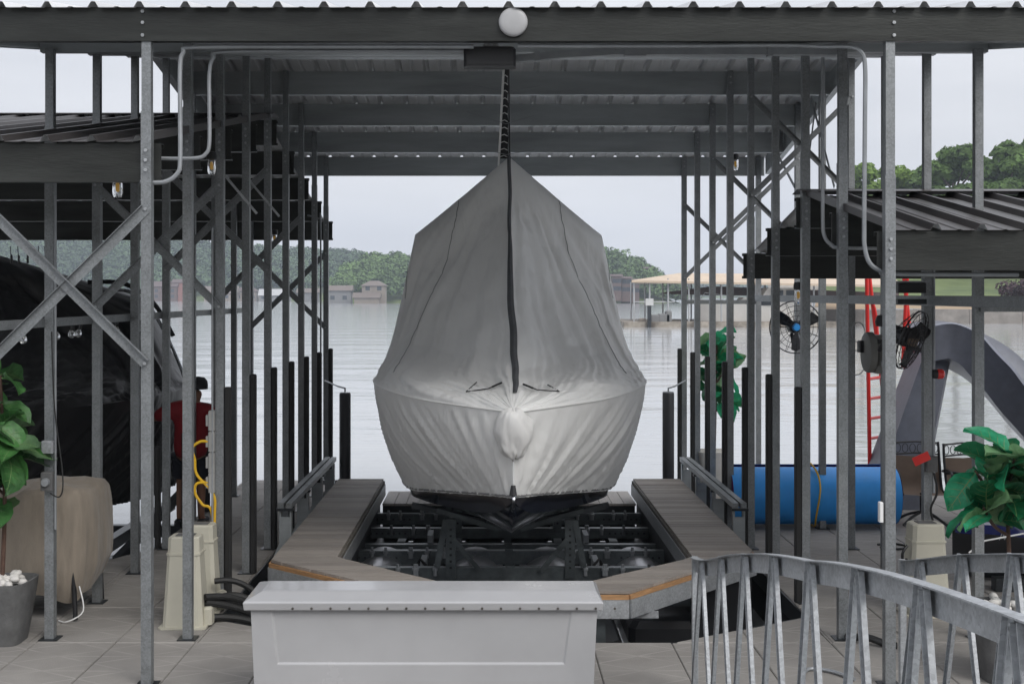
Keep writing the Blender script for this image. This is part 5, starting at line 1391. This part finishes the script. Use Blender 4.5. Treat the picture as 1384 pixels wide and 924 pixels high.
loft([[(1.2, -1.3, 3.0), (6.2, -1.3, 3.0), (6.2, 1.3, 3.0), (1.2, 1.3, 3.0)], [(1.9, -1.2, 4.0), (6.2, -1.2, 4.0), (6.2, 1.2, 4.0), (1.9, 1.2, 4.0)]]).build('bridge', cw, cz, world=False)
for x0, x1, z0, z1 in ((-1.0, .6, 2.2, 2.7), (1.0, 2.4, 2.2, 2.7), (2.2, 3.4, 3.15, 3.75), (3.7, 5.0, 3.15, 3.75), (5.2, 6.0, 2.1, 2.8)):
    MB().box(x0, x1, -1.56, -1.44, z0, z1).build('window', MATS['house_glass'], cz, world=False)
MB().tube([(-4.9, -.5, 2.9), (-4.6, -1.2, 3.5), (-1.0, -1.7, 3.0)], .04, 6).build('bow_rail', chrome, cz, True, world=False)

# ---- right-hand shore: seawall, bank, lawn, shrubs, oaks
SY = 142.0
xa_, xb_ = PX(1095, SY), 150
rows = []
for y, z in ((SY + 1.2, 1.1), (SY + 6, 1.9), (SY + 14, 2.6), (SY + 30, 4.0), (SY + 60, 8.0), (SY + 110, 13), (SY + 200, 16)):
    rows.append([(PX(1100 + (y - SY) * .35, y) * (1 - i / 20) + xb_ * 1.6 * i / 20, y, z + .3 * noise.noise(Vector((i * .5, y * .05, 1)))) for i in range(21)])
ln = struct(MB().grid(rows[2:]).build('lawn', grassm)); ln['label'] = 'sloping green lawn on the shore behind the slide'
bkk = struct(MB().grid(rows[:3]).build('bank', soilm)); bkk['label'] = 'bare tan bank above the seawall'
sw = thing('seawall', ((xa_ + xb_) / 2, SY, WZ), 'grey concrete seawall along the shore behind the slide', 'wall')
conw = mat('old_concrete', (.24, .22, .20), .9, 0, .3, .6, .2, 3)
x = xa_
while x < xb_ - 1:
    MB().box(x, x + 5.95, SY, SY + 1.19, WZ - .5, 1.12 + random.uniform(-.04, .04)).build('wall_section', conw, sw); x += 6
rd = struct(MB().box(PX(1040, 172), PX(1205, 172), 171, 173, 3.0, 4.4).build('road_verge', mat('pale_road', (.45, .42, .38), .9, 0, .1, .5))); rd['label'] = 'pale road edge above the lawn'
def shrub(px, y, z, r, h, m, label, n=420, group=None):
    t = thing('shrub', (PX(px, y), y, z), label, 'shrub', group); V, Fc = [], []
    leaf_cloud(V, Fc, rng, (0, 0, h * .5), (r, r, h * .62), n, .22)
    link(bpy.data.objects.new('foliage', cloud_mesh('foliage', V, Fc, m)), t)
    MB().tube([(0, 0, -.2), (0, 0, h * .4)], .12, 6).build('stem', barkm, t, world=False)
for k, px in enumerate((1306, 1322, 1338, 1356)):
    shrub(px, SY + 4.5, 1.3, 1.7, 1.3 + .2 * (k % 2), treem, 'low green shrub on the bank above the seawall', 300, 'shrubs on the bank')
shrub(1376, SY + 6, 1.2, 3.2, 4.2, purpl, 'dark purple-leaved shrub on the bank above the seawall', 900)
def oak(px, y, zb, ztop, rad, m, label, seed, n=5200):
    rg = np.random.default_rng(seed); rd_ = random.Random(seed)
    t = thing('oak_tree', (PX(px, y), y, zb), label, 'tree'); h = ztop - zb
    tr = MB().tube([(0, 0, -1), (rd_.uniform(-.2, .2), 0, h * .25), (rd_.uniform(-.5, .5), 0, h * .62)], [h * .028, h * .022, h * .010], 8)
    V, Fc = [], []
    for k in range(9):
        a = k * 2.4 + rd_.uniform(-.3, .3); zz = h * rd_.uniform(.42, .80); q = rad * rd_.uniform(.35, .66) * (1.15 if zz < h * .65 else .75)
        c = (q * math.cos(a), q * math.sin(a), zz)
        tr.tube([(0, 0, zz - h * .2), (c[0] * .6, c[1] * .6, zz - h * .06), c], [h * .010, h * .007, h * .003], 6)
        rr_ = rad * rd_.uniform(.36, .52); leaf_cloud(V, Fc, rg, c, (rr_, rr_, rr_ * .9), n // 10, .46)
    leaf_cloud(V, Fc, rg, (0, 0, h * .84), (rad * .5, rad * .5, h * .17), n // 10, .46)
    tr.build('trunk', barkm, t, True, world=False)
    link(bpy.data.objects.new('crown', cloud_mesh('crown', V, Fc, m)), t)
oak(1165, 200, 8, PZ(212, 200), 6.5, treem, 'light green oak at the lower end of the tree line above the dark roof', 1, 6000)
oak(1205, 190, 8, PZ(216, 190), 6.0, treem, 'light green oak between the small pale oak and the dip of the tree line', 2, 6000)
oak(1240, 196, 8, PZ(222, 196), 6.0, treed, 'smaller dark oak in a dip of the tree line above the dark roof', 3, 6000)
oak(1292, 186, 8, PZ(184, 186), 7.0, treed, 'tall dark oak seen between the two posts above the dark roof', 4, 8000)
oak(1325, 200, 9, PZ(202, 200), 6.0, treed, 'dark oak behind the tall oaks of the tree line', 5, 6000)
oak(1362, 180, 8, PZ(182, 180), 6.5, treed, 'broad dark oak at the outer end of the tree line', 6, 8000)
oak(1405, 184, 8, PZ(172, 184), 7.0, treed, 'tallest dark oak of the tree line above the dark roof', 7, 8000)
oak(1470, 190, 8, PZ(168, 190), 8.0, treem, 'oak beyond the tallest dark oak of the tree line', 8, 6000)

# ---- the shore the gangway comes from, behind the camera
rows = [[(x, y, z + .4 * noise.noise(Vector((x * .1, y * .1, 5)))) for x in lin(-70, 70, 15)] for y, z in ((-3, -.9), (-4, .2), (-10, 1.6), (-22, 3.6), (-45, 7.0))]
hb2 = struct(MB().grid([r[::-1] for r in rows]).build('home_bank', mat('leaf_litter', (.09, .08, .06), .9, 0, .3, .5))); hb2['label'] = 'grassy bank where the gangway lands'
V, Fc = [], []
for k in range(110):
    x = rng.uniform(-65, 65); y = rng.uniform(-44, -16); r = rng.uniform(2.0, 3.2)
    leaf_cloud(V, Fc, rng, (x, y, 1.5 + (-y - 10) * .14 + r * .8), (r, r, r * 1.1), 260, .30)
o = link(bpy.data.objects.new('bank_trees', cloud_mesh('bank_trees', V, Fc, mat('bank_leaves', (.035, .055, .028), .8, 0, .4, .4)))); o['kind'] = 'stuff'; o['label'] = 'mass of trees on the bank the gangway comes from'; o['category'] = 'forest'

# ---- haze
hz = MB().box(-1600, 1600, -60, 1420, WZ - 2.2, 90).build('haze', [])
hz['kind'] = 'stuff'; hz['label'] = 'thin summer haze over the lake'; hz['category'] = 'haze'
hm = bpy.data.materials.new('haze_air'); hm.use_nodes = True
n = hm.node_tree.nodes; n.clear(); o_ = n.new('ShaderNodeOutputMaterial'); pv = n.new('ShaderNodeVolumePrincipled')
pv.inputs['Color'].default_value = (.80, .88, 1.0, 1); pv.inputs['Density'].default_value = .0003; pv.inputs['Anisotropy'].default_value = .2
hm.node_tree.links.new(pv.outputs[0], o_.inputs['Volume'])
hz.data.materials.clear(); hz.data.materials.append(hm)
